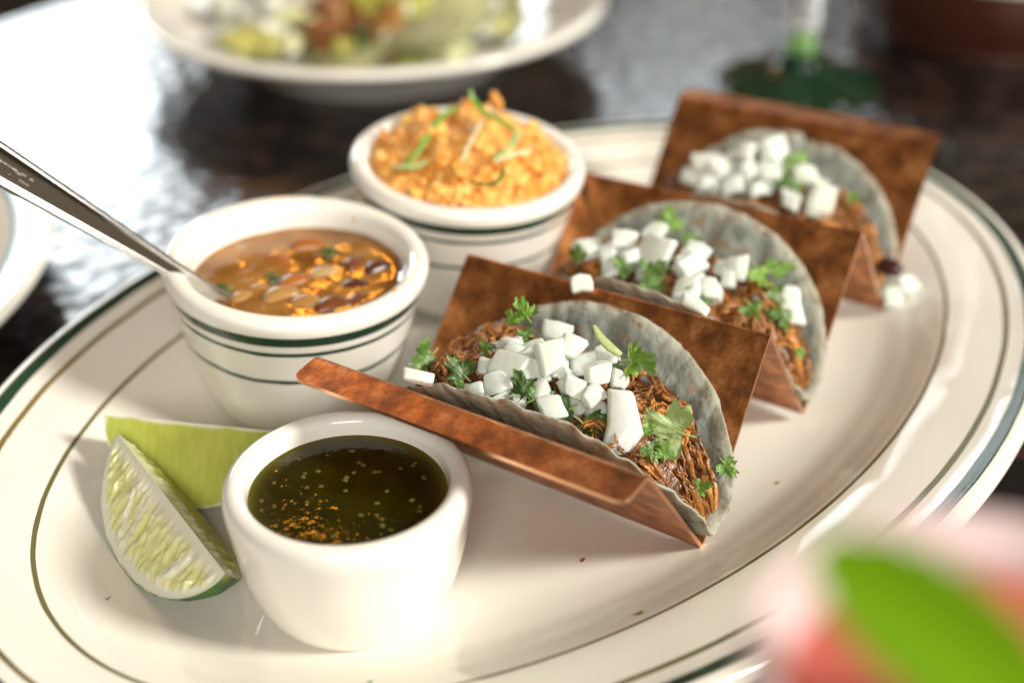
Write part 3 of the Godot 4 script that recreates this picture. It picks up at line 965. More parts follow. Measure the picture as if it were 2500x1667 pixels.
func toppings() -> void:
	# a, t from the slot's middle, y, width, height, thickness, label
	var g0 := "diced onion on the taco beside the ramekin"
	var r0 := [
		[-0.6, 1.55, 4.45, 0.95, 0.7, 0.45, "topmost tilted onion piece leaning on the grey tortilla behind the heap"],
		[0.61, 0.3, 4.95, 0.75, 0.8, 0.5, "pointed white onion piece behind the largest dice"],
		[0.39, -0.42, 4.95, 0.88, 1.05, 0.6, "largest squarish onion dice in the middle of the heap by the ramekin"],
		[-0.62, -0.9, 4.62, 1.2, 0.92, 0.5, "broad flat onion slice on the soup cup side of the heap"],
		[-0.75, -1.3, 4.3, 0.85, 0.65, 0.55, "yellowish white onion dice tucked under the broad slice"],
		[-1.25, -1.6, 4.08, 0.72, 0.5, 0.45, "small onion dice at the soup cup end resting on the tortilla edge"],
		[-0.38, -1.7, 4.02, 1.1, 0.5, 0.45, "low flat onion piece lying along the near tortilla edge"],
		[0.98, -1.45, 4.2, 0.8, 0.78, 0.62, "clean cube of onion perched on the near tortilla edge"],
		[1.28, -0.75, 4.5, 0.7, 0.65, 0.5, "onion dice just behind the clean cube"],
		[1.53, -0.06, 4.66, 0.8, 0.65, 0.5, "onion dice at the top of the heap beside the pale herb stem"],
		[1.8, -0.72, 4.42, 0.78, 0.62, 0.5, "onion dice above the long curved slice"],
		[1.28, 0.85, 4.6, 0.75, 0.6, 0.45, "onion dice under the pale herb stem"],
		[1.95, 0.35, 4.35, 0.55, 0.5, 0.42, "small onion dice between heap and shredded meat"],
		[-0.14, -0.72, 4.55, 0.7, 0.7, 0.5, "onion dice half hidden between broad slice and largest dice"],
		[0.48, -1.1, 4.35, 0.6, 0.6, 0.45, "little onion dice above the dark cilantro"],
		[0.05, -1.5, 4.15, 0.45, 0.35, 0.3, "tiny onion chip beside the dark cilantro"]]
	for q in r0:
		onion(held(q[0], 3.6 + q[1], q[2]), q[3], q[4], q[5], q[6], g0)
	# the long curved slice
	var big := Shape.new()
	big.rbox(Vector3(0.98, 2.0, 0.46), 0.14, func(p):
		var q: Vector3 = p
		var low: float = clampf(-p.y, 0.0, 1.0)
		var high: float = clampf(p.y, 0.0, 1.0)
		q.x *= 1.0 - 0.55 * low * low * low - 0.35 * high
		q.x += 0.2 - 0.34 * p.y * p.y
		q.z += 0.25 - 0.32 * p.y * p.y - 0.5 * p.x * p.x
		return q + Vector3.ONE * 0.05 * noise.get_noise_3d(p.x * 2.0, p.y * 2.0, p.z), func(p): return Color(0.92, 0.935, 0.9).lerp(Color(0.72, 0.76, 0.58), 0.5 * smoothstep(-0.15, -0.48, p.x)))
	var n := Vector3(-0.1, 0.62, 0.78).normalized()
	var x := Vector3.UP.cross(n).normalized()
	single("onion_piece", big, M.onion, "long curved white onion slice hanging over the shredded meat", "onion", held(2.62, 3.6 - 0.95, 3.82), Basis(n, -0.12) * Basis(x, n.cross(x), n), g0)
	onion(held(-1.95, 0.45, 5.12), 0.95, 0.42, 0.42, "onion stick resting on the copper flange beside the tortilla edge", g0, -0.3, 0.1)
	for j in 4:
		onion(held(rng.randf_range(-0.9, 1.6), 3.6 + rng.randf_range(-0.7, 0.9), 4.0), 0.7, 0.7, 0.5, "onion dice deep in the heap of the taco by the ramekin", g0)

	for k in 3:
		var g: String = [g0, "diced onion on the taco in the middle slot", "diced onion on the taco by the tall rear panel"][k]
		for j in 16:
			var a := rng.randf_range(-1.9, 2.0)
			var c := rng.randf_range(-0.95, 1.0)
			onion(held(a, 3.6 + 7.186 * k + c, 4.62 - 0.16 * a * a - 0.35 * c * c), rng.randf_range(0.5, 0.95), rng.randf_range(0.5, 0.8), rng.randf_range(0.32, 0.5), ["little onion dice scattered among the larger ones on the taco by the ramekin", "little onion dice scattered among the larger ones on the middle taco", "little onion dice scattered among the larger ones on the rear taco"][k], g)

	var g1 := "diced onion on the taco in the middle slot"
	var r1 := [
		[-2.17, -0.75, 4.45, 1.0, 0.8, 0.5, "large onion dice at the rice cup end of the middle taco"],
		[-1.18, -1.35, 4.25, 0.8, 0.62, 0.5, "shaded onion dice low at the rice cup end, behind the copper ridge"],
		[-1.25, -0.4, 4.75, 0.9, 0.65, 0.5, "onion dice on top at the rice cup end of the middle taco"],
		[-0.75, 0.6, 4.75, 0.7, 0.7, 0.45, "rearmost onion dice of the middle taco against the grey tortilla"],
		[-0.15, -0.6, 4.8, 1.2, 1.15, 0.6, "biggest onion chunk in the middle of the middle taco"],
		[1.03, -0.6, 4.62, 1.05, 0.85, 0.6, "tilted onion cube past the biggest chunk"],
		[1.25, -1.3, 4.2, 0.9, 0.9, 0.6, "rounded onion dice below the tilted cube"],
		[1.85, -0.95, 4.2, 0.62, 0.8, 0.45, "small bright onion dice beside the rounded dice, over the meat"],
		[2.05, 0.5, 4.3, 0.7, 0.8, 0.5, "single onion dice standing behind the orange meat of the middle taco"],
		[-0.73, -0.9, 4.55, 0.8, 0.65, 0.5, "onion dice wedged before the biggest chunk"],
		[3.6, 1.1, 3.2, 0.9, 1.35, 0.5, "tall onion slice leaning on the tortilla at the open end of the middle taco"],
		[3.0, 0.35, 3.45, 0.42, 0.48, 0.4, "pea sized onion bit nestled in cilantro of the middle taco"],
		[-1.6, -0.85, 4.45, 0.75, 0.62, 0.5, "onion dice under the large one at the rice cup end"]]
	for q in r1:
		onion(held(q[0], 10.786 + q[1], q[2]), q[3], q[4], q[5], q[6], g1)
	for j in 4:
		onion(held(rng.randf_range(-1.5, 1.2), 10.786 + rng.randf_range(-0.6, 0.8), 3.95), 0.7, 0.7, 0.5, "onion dice deep in the heap of the middle taco", g1)
	onion(held(-0.86, 6.95, 5.05), 0.72, 0.65, 0.3, "translucent onion chip standing on the first copper ridge behind the tortilla", g1, 0.1, 0.1)
	onion(held(2.35, 7.75, 4.85), 0.85, 0.42, 0.4, "flat onion chip lying against the first copper ridge on the middle taco", g1, -0.4, 0.1)

	var g2 := "diced onion on the taco by the tall rear panel"
	var r2 := [
		[-1.64, -0.8, 4.55, 1.15, 0.85, 0.5, "wide onion piece at the start of the rear taco heap"],
		[-2.0, -1.25, 4.2, 0.85, 0.7, 0.5, "lowest onion dice at the rice cup end of the rear taco"],
		[-1.02, -0.95, 4.6, 0.85, 0.75, 0.5, "second onion dice along the rear taco heap"],
		[-0.6, 0.0, 4.95, 0.88, 0.78, 0.5, "upper onion dice beside the tall block of the rear taco"],
		[-0.12, -0.85, 4.7, 0.8, 0.75, 0.5, "onion dice beneath the tall block of the rear taco"],
		[0.2, 0.75, 5.0, 1.2, 1.0, 0.65, "tall block of onion topping the rear taco"],
		[0.51, -0.7, 4.7, 0.8, 0.75, 0.5, "onion dice right below the tall block near the cilantro"],
		[1.6, -0.1, 4.6, 1.1, 0.85, 0.5, "creamy onion dice beside the orange meat of the rear taco"],
		[2.35, -0.65, 4.05, 1.0, 1.4, 0.55, "large curved onion slice at the open end of the rear taco"],
		[-0.45, -1.4, 4.3, 0.75, 0.62, 0.5, "low onion dice in the middle of the rear taco edge"],
		[-1.21, -1.45, 4.2, 0.85, 0.62, 0.5, "onion dice on the rear taco's tortilla edge"]]
	for q in r2:
		onion(held(q[0], 17.972 + q[1], q[2]), q[3], q[4], q[5], q[6], g2)
	for j in 4:
		onion(held(rng.randf_range(-1.4, 1.0), 17.972 + rng.randf_range(-0.6, 0.8), 4.0), 0.7, 0.7, 0.5, "onion dice deep in the heap of the rear taco", g2)
	onion(held(5.05, 18.0, 0.95), 0.75, 0.95, 0.5, "fallen onion piece at the open end of the rear taco, lower of two", g2, 0.2, 0.2)
	onion(held(5.35, 18.45, 1.3), 0.65, 0.75, 0.5, "fallen onion piece at the open end of the rear taco, upper of two", g2, 0.4, 0.2)
	var dark := Shape.new()
	dark.ball(Vector3.ZERO, Vector3(0.5, 0.3, 0.34), Basis.IDENTITY, 18, 12, Color(0.05, 0.018, 0.015))
	single("dark_bean", dark, M.bean, "dark purple bean at the open end of the rear taco above the fallen onion", "bean", held(4.75, 18.1, 1.95), Basis(Vector3.UP, -0.9))

	# cilantro: a, t, y, size, tone, label
	var h0 := "cilantro on the taco beside the ramekin"
	for q in [
		[-1.3, 0.55, 4.95, 0.4, 0.6, "small cilantro leaf at the far end of the meat, lower of a pair"],
		[-1.0, 0.65, 5.1, 0.65, 0.75, "upright bright cilantro leaf over the meat against the copper"],
		[-0.85, 0.5, 4.65, 0.36, 0.35, "small cilantro leaf under the upright bright one"],
		[-3.21, -0.7, 3.95, 0.8, 0.4, "pointed cilantro sprig at the soup cup end of the taco"],
		[-2.84, -1.3, 3.75, 0.5, 0.7, "bright cilantro piece behind the onion stick on the flange"],
		[-1.58, -0.4, 4.4, 0.4, 0.25, "dark cilantro bit behind the broad onion slice"],
		[-1.72, -1.35, 4.1, 0.7, 0.1, "dark cilantro strip before the meat at the soup cup end"],
		[-1.75, -1.6, 3.95, 0.32, 0.8, "bright cilantro fleck by the small onion dice"],
		[0.22, -1.4, 4.2, 0.7, 0.12, "dark cilantro leaf under the broad slice and beside the clean cube"],
		[0.45, -1.5, 4.15, 0.6, 0.3, "cilantro leaf with a light edge leaning on the clean onion cube"],
		[1.8, -1.3, 3.8, 1.0, 0.14, "large dark cilantro leaf between clean cube and long curved slice"],
		[1.39, -1.2, 4.05, 0.65, 0.08, "darkest cilantro leaf by the clean onion cube"],
		[1.61, 1.0, 4.25, 0.45, 0.15, "dark cilantro tip behind the end of the pale stem"],
		[2.05, 0.75, 4.35, 0.75, 0.75, "bright cilantro leaf at the edge between onion and meat"],
		[2.42, 1.2, 4.05, 0.3, 0.85, "tiny bright cilantro fleck on top of the meat"],
		[3.35, -0.5, 3.45, 0.42, 0.7, "cilantro piece beside the lower end of the long curved slice"],
		[3.55, -1.1, 3.3, 0.5, 0.35, "narrow cilantro piece standing at the near tortilla edge"],
		[4.0, -0.1, 3.25, 1.25, 1.7, "large pale cilantro leaf spread over the meat at the open end"],
		[4.98, 0.45, 2.35, 0.5, 0.6, "curled bright cilantro leaf in the open end of the shell"],
		[4.85, -0.8, 2.3, 0.4, 0.8, "light green bit under the meat strand at the open end"],
		[3.96, -1.0, 3.05, 0.45, 0.6, "cilantro shred on the meat by the near edge at the open end"]]:
		herb(held(q[0], 3.6 + q[1], q[2] + (0.42 if q[0] > 1.9 else 0.1)), q[3], q[4], q[5], h0)
	var stem := Shape.new()
	stem.tube([Vector3(-0.5, 0.22, 0), Vector3(-0.2, 0.06, 0.05), Vector3(0.15, -0.03, 0.05), Vector3(0.5, -0.08, 0)], [0.05, 0.12, 0.14, 0.09], 10, Color(0.42, 0.5, 0.2), 0.6)
	single("cilantro_sprig", stem, M.leaf, "pale green herb stem lying across the top of the onion heap", "cilantro", held(1.35, 3.6 + 0.75, 5.1), Basis(Vector3.UP, -0.6) * Basis(Vector3.BACK, -0.35), h0)
	var h1 := "cilantro on the taco in the middle slot"
	for q in [
		[-0.95, 1.5, 4.45, 0.5, 0.55, "narrow cilantro sprig at the top of the middle taco"],
		[-0.5, 1.25, 4.4, 0.7, 0.75, "cilantro leaf with pale stem above the biggest onion chunk"],
		[0.2, 1.4, 4.25, 0.6, 0.45, "cilantro strip past the orange bit on the middle taco"],
		[-0.64, -1.25, 4.15, 0.6, 0.4, "cilantro leaf below the biggest onion chunk"],
		[0.01, -1.35, 4.15, 0.75, 0.3, "ruffled cilantro below the biggest onion chunk, at the copper ridge"],
		[0.39, -1.3, 4.1, 0.65, 0.45, "light cilantro bits against the rounded onion dice"],
		[-2.3, -1.25, 4.0, 0.5, 0.7, "bright cilantro bit on the shell edge by the rice cup"],
		[-2.92, -0.6, 3.9, 0.45, 0.4, "cilantro bit at the rice cup tip of the middle taco"],
		[2.54, 0.85, 4.0, 0.65, 0.9, "brightest cilantro leaf over the dark meat of the middle taco"],
		[2.9, 1.2, 3.9, 0.75, 0.6, "long cilantro blade arching over the tall onion slice"],
		[2.96, -0.6, 3.6, 0.6, 0.55, "oval cilantro leaf hanging beside the middle meat"],
		[3.14, 0.8, 3.55, 0.6, 0.35, "cilantro leaf before the tall onion slice"],
		[1.66, -1.3, 3.95, 0.65, 0.3, "cilantro leaf between rounded dice and copper ridge"],
		[3.4, -0.2, 3.35, 0.45, 0.6, "little cilantro leaf lying on meat near the pea sized onion"],
		[3.7, 0.1, 3.3, 0.7, 0.25, "dark cilantro blade under the tall onion slice"],
		[4.6, -0.4, 2.5, 0.3, 0.8, "tiny green fleck on the meat at the middle taco's open end"]]:
		herb(held(q[0], 10.786 + q[1], q[2] + 0.22), q[3], q[4], q[5], h1)
	var h2 := "cilantro on the taco by the tall rear panel"
	for q in [
		[0.81, 1.2, 4.5, 0.6, 0.7, "cilantro strip behind the creamy onion of the rear taco"],
		[0.19, -0.95, 4.35, 0.5, 0.6, "cilantro bit under the tall onion block"],
		[0.7, -0.5, 4.35, 0.6, 0.25, "dark cilantro beside the creamy onion of the rear taco"],
		[0.95, 0.0, 4.4, 0.5, 0.5, "cilantro leaf in front of the creamy onion"],
		[1.68, -0.55, 4.2, 0.55, 0.4, "cilantro clump before the large curved slice of the rear taco"],
		[1.97, -0.1, 4.15, 0.4, 0.6, "small cilantro leaf above the large curved slice"],
		[1.15, -0.85, 4.15, 0.55, 0.35, "cilantro leaf on the shell edge of the rear taco"],
		[3.55, -1.3, 4.6, 0.35, 0.8, "bright green fleck on the second copper ridge at its open end"]]:
		herb(held(q[0], 17.972 + q[1], q[2] + 0.22), q[3], q[4], q[5], h2)


# ---------------------------------------------------------------- limes
func wedge(label: String, a: Vector3, b: Vector3, d1: Vector3, open: float, radius: float, sd: float, ripe: float, membranes: Array) -> void:
	var axis := (b - a).normalized()
	d1 = (d1 - axis * d1.dot(axis)).normalized()
	var n := axis.cross(d1)
	var half := a.distance_to(b) / 2.0
	var o := thing("lime_wedge", label, "lime", (a + b) / 2.0, Basis.IDENTITY, "lime wedges by the ramekin")
	var edge := func(x: float) -> float:       # radius of the fruit at x in -1..1
		return radius * pow(maxf(0.0, 1.0 - pow(absf(x), 2.3)), 0.62) * (1.0 + 0.03 * noise.get_noise_2d(x * 3.0, sd))
	var dir := func(psi: float) -> Vector3: return d1 * cos(psi) + n * sin(psi)
	# rind
	var s := Shape.new()
	s.grid(func(u, w):
		var x: float = sin(lerpf(-PI / 2, PI / 2, u))
		var psi: float = open * w
		var r: float = edge.call(x) + 0.04 * noise.get_noise_3d(x * 5.0, psi * 4.0, sd)
		var k := axis * (half * x) + (dir.call(psi) as Vector3) * r
		return k, 60, 30, false, func(u, w, p):
			var k: float = clampf(0.5 + 0.8 * noise.get_noise_3d(p.x, p.y, p.z + sd), 0, 1)
			var c := Color(0.012, 0.06, 0.012).lerp(Color(0.06, 0.16, 0.02), k)
			var tip: float = smoothstep(0.84, 1.0, absf(u * 2.0 - 1.0))
			c = c.lerp(Color(0.35, 0.33, 0.04), 0.75 * tip)
			return c.lerp(Color(0.2, 0.24, 0.03), ripe * 0.6))
	put("rind", s, M.rind, o)
	for face in 2:
		var sh := Shape.new()
		var psi0 := 0.0 if face == 0 else open
		var dd: Vector3 = dir.call(psi0)
		var nn := -n if face == 0 else (n * cos(open) - d1 * sin(open))
		var color := func(x: float, q: float, p: Vector3) -> Color:
			# q: 0 at the core line, 1 at the skin
			var e: float = edge.call(x)
			var yy: float = q * e
			var skin: float = minf((1.0 - q) * e, (1.0 - absf(x)) * half * 0.9)
			var pith := 1.0 - smoothstep(lerpf(0.2, 0.02, ripe), lerpf(0.42, 0.1, ripe), skin + 0.08 * noise.get_noise_2d(x * 6.0, q * 3.0 + sd))
			var core := 1.0 - smoothstep(lerpf(0.2, 0.1, ripe), lerpf(0.75, 0.22, ripe), yy + (0.25 - 0.18 * ripe) * noise.get_noise_2d(x * 2.0, sd + 9.0) + (0.1 if face == 0 else -0.1))
			var mem := 0.0
			for m in membranes:
				var line: float = absf(x * half - m[0] - m[1] * yy)
				mem = maxf(mem, 1.0 - smoothstep(0.06, 0.24, line + 0.12 * noise.get_noise_2d(yy * 1.5, m[0] * 3.0) + 0.04 * noise.get_noise_2d(yy * 4.0, m[0] * 5.0)))
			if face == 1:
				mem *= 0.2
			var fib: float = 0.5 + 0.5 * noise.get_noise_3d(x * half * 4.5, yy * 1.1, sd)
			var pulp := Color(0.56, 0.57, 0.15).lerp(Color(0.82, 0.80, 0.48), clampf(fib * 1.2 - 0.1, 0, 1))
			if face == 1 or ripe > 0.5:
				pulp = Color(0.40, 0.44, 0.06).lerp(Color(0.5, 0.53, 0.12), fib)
			var white := Color(0.76, 0.74, 0.62)
			var c := pulp.lerp(white, clampf(maxf(maxf(pith, core * (0.95 if face == 0 else 0.6)), mem * 0.85), 0, 1))
			return c.lerp(Color(0.25, 0.36, 0.06), 0.7 * (1.0 - smoothstep(0.0, 0.06, skin)))
		sh.grid(func(u, w):
			var x: float = sin(lerpf(-PI / 2, PI / 2, u))
			var r: float = edge.call(x) * w
			var bow := 0.0
			var skin: float = (1.0 - w) * (edge.call(x) as float)
			var puff: float = smoothstep(0.12, 0.5, skin) * smoothstep(0.1, 0.5, r)
			puff *= 1.0 - 0.9 * ripe
			bow += puff * (0.05 + 0.12 * noise.get_noise_3d(x * half * 4.5, r * 1.1, sd) + 0.04 * noise.get_noise_3d(x * half * 9.0, r * 3.0, sd))
			for m in membranes:
				bow += 0.045 * (1.0 - smoothstep(0.0, 0.14, absf(x * half - m[0] - m[1] * r))) * puff * (1.0 if face == 0 else 0.3)
			return axis * (half * x) + dd * (r * 1.0) + nn * bow, 150, 70, false, func(u, w, p): return color.call(sin(lerpf(-PI / 2, PI / 2, u)), w, p))
		put("cut_face", sh, M.lime_flesh, o)


func limes() -> void:
	wedge("lime wedge lying with its pale cut face up toward the diner, before the other wedge", Vector3(-10.7, 2.3, 7.55), Vector3(-6.95, 1.75, 12.75), Vector3(-0.55, -0.69, 0.33), 1.35, 2.15, 3.0, 0.0, [[-1.55, 0.5], [-0.62, 0.12], [2.1, -0.4]])
	wedge("lime wedge lying on its side between soup cup and ramekin, cut face shaded", Vector3(-11.25, 2.35, 6.7), Vector3(-6.2, 2.35, 7.6), Vector3(0.1, -0.8, 0.6), 1.2, 2.35, 17.0, 1.0, [])


# ---------------------------------------------------------------- spoon
func spoon() -> void:
	var s0 := Vector3(-7.75, 3.75, 3.55)
	var s1 := Vector3(-10.05, 5.42, 3.45)
	var axis := (s1 - s0).normalized()
	var face := Vector3(0.1, 0.27, 0.95)
	face = (face - axis * face.dot(axis)).normalized()
	var across := axis.cross(face).normalized()
	var o := thing("spoon", "steel spoon leaning out of the bean soup cup over its rim", "spoon", s0)
	var width := func(k: float) -> float: return 0.22 + 0.5 * smoothstep(0.0, 12.0, k)
	var sh := Shape.new()
	# a ring of the section: two rolled edges and a shallow trough between
	sh.grid(func(u, w):
		var k: float = lerpf(-1.2, 14.5, w)
		var b: float = width.call(k)
		if w > 0.96:
			b *= sqrt(maxf(0.0, 1.0 - pow((w - 0.96) / 0.04, 2.0)))
		var a: float = TAU * u
		var x := cos(a)
		var y := sin(a)
		var h := 0.11
		var t := 0.0
		if y > 0.0:
			t = h * (0.45 + 0.55 * smoothstep(0.5, 0.82, absf(x))) * sqrt(1.0 - pow(x, 8.0))
		else:
			t = -h * sqrt(1.0 - pow(x, 4.0))
		return axis * k + across * (b * x) + face * t, 48, 90, true)
	put("handle", sh, M.steel, o)
	var bowl := Shape.new()
	bowl.ball(axis * -2.6 - face * 0.1, Vector3(1.9, 0.25, 1.1), Basis(axis, face, axis.cross(face)), 24, 12)
	put("bowl", bowl, M.steel, o)
	var f := SystemFont.new()
	f.font_names = PackedStringArray(["Droid Sans"])
	f.font_weight = 700
	var t := TextMesh.new()
	t.text = "STAINLESS"
	t.font = f
	t.font_size = 32
	t.pixel_size = 0.0001
	t.depth = 0.0001
	var m := MeshInstance3D.new()
	m.mesh = t
	m.material_override = M.steel
	m.name = "stamped_lettering"
	o.add_child(m)
	m.transform = Transform3D(Basis(axis, across * -1.0, face) if axis.cross(-across).dot(face) > 0 else Basis(axis, across, face), (axis * 7.6 + face * 0.057) * CM)


# ---------------------------------------------------------------- the blurred things round about
func around() -> void:
	# salad bowl behind
	var at := Vector3(-7.0, -LIFT, -32.3)
	var o := thing("salad_plate", "wide white plate of salad standing behind the rice cup", "plate", at)
	var p := [Vector2(0, 0.4), Vector2(5.8, 0.4), Vector2(6.1, 0.0), Vector2(6.6, 0.0), Vector2(7.0, 0.5), Vector2(9.0, 1.6), Vector2(11.3, 2.6), Vector2(11.85, 2.95), Vector2(11.9, 3.2), Vector2(11.6, 3.32), Vector2(10.8, 3.1), Vector2(9.0, 2.3), Vector2(7.6, 1.3), Vector2(6.2, 0.85), Vector2(0, 0.8)]
	put("underside", lathe(p, 0.0, 7.0, 40), M.cup, o)
	put("rim", lathe(p, 7.0, 11.0, 24), M.cup, o)
	put("well", lathe(p, 11.0, 14.0, 24), M.cup, o)
	var veg := func(called: String, label: String, category: String, x: float, y: float, z: float, r: Vector3, col: Color, rough: float) -> void:
		var s := Shape.new()
		var sd := rng.randf() * 90.0
		var d := col * 0.55
		d.a = 1.0
		s.ball(Vector3.ZERO, r, Basis.IDENTITY, 26, 18, col, func(q): return q * (1.0 + rough * noise.get_noise_3d(q.x * 0.7 + sd, q.y * 0.7, q.z * 0.7)))
		for k in s.v.size():
			s.c[k] = col.lerp(d, clampf(0.5 + noise.get_noise_3d(s.v[k].x * 0.8, s.v[k].y * 0.8 + sd, s.v[k].z * 0.8), 0, 1))
		single(called, s, M.veg, label, category, at + Vector3(x, y, z), Basis.from_euler(Vector3(rng.randf_range(-0.4, 0.4), rng.randf() * TAU, rng.randf_range(-0.4, 0.4))), "salad on the plate behind")
	var white := Color(0.72, 0.72, 0.6)
	var yellow := Color(0.5, 0.46, 0.12)
	var avocado := Color(0.4, 0.38, 0.06)
	var meat := Color(0.28, 0.1, 0.03)
	veg.call("lettuce_leaf", "yellow green lettuce leaf at the window end of the salad", "lettuce", -5.0, 2.2, 4.2, Vector3(2.3, 0.7, 1.5), yellow, 0.7)
	veg.call("lettuce_leaf", "pale curled lettuce leaf behind the yellow green one", "lettuce", -4.6, 3.0, 1.6, Vector3(2.2, 1.2, 1.8), white, 0.8)
	veg.call("lettuce_leaf", "white lettuce rib at the window end of the salad plate", "lettuce", -6.6, 2.7, 1.0, Vector3(1.5, 1.2, 1.6), white, 0.7)
	veg.call("grilled_meat_piece", "rust brown grilled piece left of the avocado chunks".replace("left of", "beside"), "meat", -1.9, 3.0, 3.9, Vector3(1.1, 1.3, 1.1), meat, 0.6)
	veg.call("grilled_meat_piece", "brown grilled piece high in the middle of the salad", "meat", -1.4, 4.3, 1.8, Vector3(1.3, 1.2, 1.2), Color(0.33, 0.13, 0.04), 0.6)
	veg.call("grilled_meat_piece", "orange brown grilled piece between the avocado chunks", "meat", 1.1, 2.9, 4.6, Vector3(0.9, 1.0, 0.9), Color(0.42, 0.19, 0.05), 0.6)
	veg.call("grilled_meat_piece", "small orange grilled piece at the top of the salad", "meat", 1.9, 4.4, 1.2, Vector3(1.3, 0.9, 1.0), Color(0.45, 0.17, 0.04), 0.6)
	veg.call("avocado_chunk", "olive avocado chunk at the middle of the salad", "avocado", 0.2, 3.7, 3.0, Vector3(1.2, 1.1, 1.0), avocado, 0.4)
	veg.call("avocado_chunk", "avocado chunk on the glass side of the salad", "avocado", 2.2, 3.5, 3.4, Vector3(1.1, 1.1, 0.9), Color(0.46, 0.44, 0.1), 0.4)
	veg.call("avocado_chunk", "low avocado chunk near the plate rim", "avocado", 0.0, 2.1, 5.0, Vector3(1.0, 0.7, 0.8), Color(0.06, 0.09, 0.02), 0.4)
	veg.call("lettuce_leaf", "broad creamy lettuce leaf at the near side of the salad", "lettuce", 3.4, 1.9, 5.0, Vector3(2.0, 0.7, 1.3), Color(0.62, 0.63, 0.34), 0.6)
	veg.call("lettuce_leaf", "green edge lettuce leaf under the creamy one", "lettuce", 2.2, 1.7, 5.2, Vector3(1.1, 0.6, 0.9), Color(0.42, 0.46, 0.08), 0.6)
	veg.call("lettuce_leaf", "white lettuce leaf at the glass end of the salad", "lettuce", 5.0, 2.9, 2.2, Vector3(1.6, 1.2, 1.6), white, 0.8)
	veg.call("lettuce_leaf", "pale green lettuce leaf farther along the glass end", "lettuce", 5.9, 2.7, 1.2, Vector3(1.3, 1.5, 1.6), Color(0.55, 0.53, 0.24), 0.8)
	veg.call("cheese_crumb", "white cheese crumb between lettuce and grilled piece", "cheese", -3.0, 3.5, 3.2, Vector3(0.55, 0.5, 0.5), Color(0.8, 0.76, 0.66), 0.4)
	veg.call("lettuce_leaf", "shaded lettuce bed under the salad", "lettuce", 0.0, 1.8, 0.0, Vector3(7.4, 1.7, 5.4), Color(0.5, 0.5, 0.25), 0.5)

	var mix := Shape.new()
	for k in 190:
		var a := rng.randf() * TAU
		var r := 7.2 * sqrt(rng.randf())
		var x := r * cos(a)
		var z := r * sin(a) * 0.8 + 0.6
		var y := 1.6 + 2.6 * (1.0 - r * r / 60.0) + rng.randf_range(-0.2, 0.7)
		var side := clampf(absf(x + 0.3) / 5.0, 0.0, 1.0)
		var c: Color = [white, Color(0.6, 0.6, 0.3), yellow, Color(0.66, 0.64, 0.42)][rng.randi() % 4] if rng.randf() < 0.35 + 0.6 * side else [meat, Color(0.5, 0.22, 0.05), avocado, Color(0.46, 0.42, 0.1)][rng.randi() % 4]
		var l := rng.randf_range(0.4, 1.1)
		mix.ball(Vector3(x, y, z), Vector3(l, 0.22, 0.4), any_turn(), 9, 6, c)
	single("chopped_salad", mix, M.veg, "chopped lettuce, avocado and grilled bits tossed over the plate behind", "salad", at, Basis.IDENTITY, "", "stuff")

	# goblet with a green foot
	var g := thing("goblet", "clear stemmed glass on a dark green foot behind the holder", "glass", Vector3(14.2, -LIFT, -27.7))
	put("foot", lathe([Vector2(0, 0), Vector2(3.6, 0), Vector2(3.75, 0.12), Vector2(3.6, 0.25), Vector2(2.0, 0.6), Vector2(1.1, 1.1), Vector2(0.95, 1.6), Vector2(0, 1.6)], 0.0, 7.0, 50, 0.0, 64), M.green_glass, g)
	var knob := Shape.new()
	knob.ball(Vector3(0, 2.0, 0), Vector3(0.75, 0.75, 0.75), Basis.IDENTITY, 32, 16)
	put("knob", knob, M.pale_green_glass, g)
	put("stem", lathe([Vector2(0, 2.82), Vector2(0.6, 2.83), Vector2(0.85, 3.0), Vector2(0.8, 3.4), Vector2(0.85, 6.0), Vector2(1.2, 9.0), Vector2(0, 9.2)], 0.0, 6.0, 50, 0.0, 64), M.glass, g)
	put("glass_bowl", lathe([Vector2(0, 9.21), Vector2(1.2, 9.3), Vector2(4.5, 11.0), Vector2(5.2, 15.0), Vector2(5.0, 15.05), Vector2(4.3, 11.3), Vector2(0, 9.8)], 0.0, 6.0, 50, 0.0, 64), M.glass, g)

	var c := thing("clay_bowl", "dark reddish brown clay bowl with a pale rim beyond the glass", "bowl", Vector3(26.6, -LIFT, -36.6))
	var q := [Vector2(0, 0), Vector2(6.2, 0), Vector2(6.9, 0.5), Vector2(7.6, 2.2), Vector2(7.9, 3.9), Vector2(7.9, 4.3), Vector2(7.5, 4.35), Vector2(7.1, 3.0), Vector2(6.0, 1.0), Vector2(0, 0.8)]
	put("wall", lathe(q, 0.0, 4.0, 30), M.clay, c)
	put("rim", lathe(q, 4.0, 6.0, 10), M.cup, c)
	put("inside", lathe(q, 6.0, 9.0, 20), M.clay, c)

	# plate at the window side of the soup cup
	var lp := thing("side_plate", "white plate with a teal line cut off beside the spoon handle", "plate", Vector3(-32.5, -LIFT, -4.5))
	var v := [Vector2(0, 0.5), Vector2(10, 0.5), Vector2(10.5, 0.0), Vector2(11, 0.0), Vector2(11.4, 0.5), Vector2(15.2, 1.4), Vector2(15.9, 1.75), Vector2(15.85, 1.95), Vector2(15.5, 2.0), Vector2(14.75, 1.88), Vector2(14.45, 1.82), Vector2(12.4, 1.2), Vector2(10.8, 0.9), Vector2(0, 0.8)]
	put("edge", lathe(v, 0.0, 9.0, 60, 0.0, 160), M.cup, lp)
	put("teal_line", lathe(v, 9.0, 10.0, 3, 0.0, 160), M.teal, lp)
	put("well", lathe(v, 10.0, 13.0, 30, 0.0, 160), M.cup, lp)

	# a red drink very close to the lens
	var dc := Vector3(5.2, -LIFT, 28.6)
	var d := thing("drink_glass", "pink rimmed glass of red drink very close to the viewer", "drink", dc)
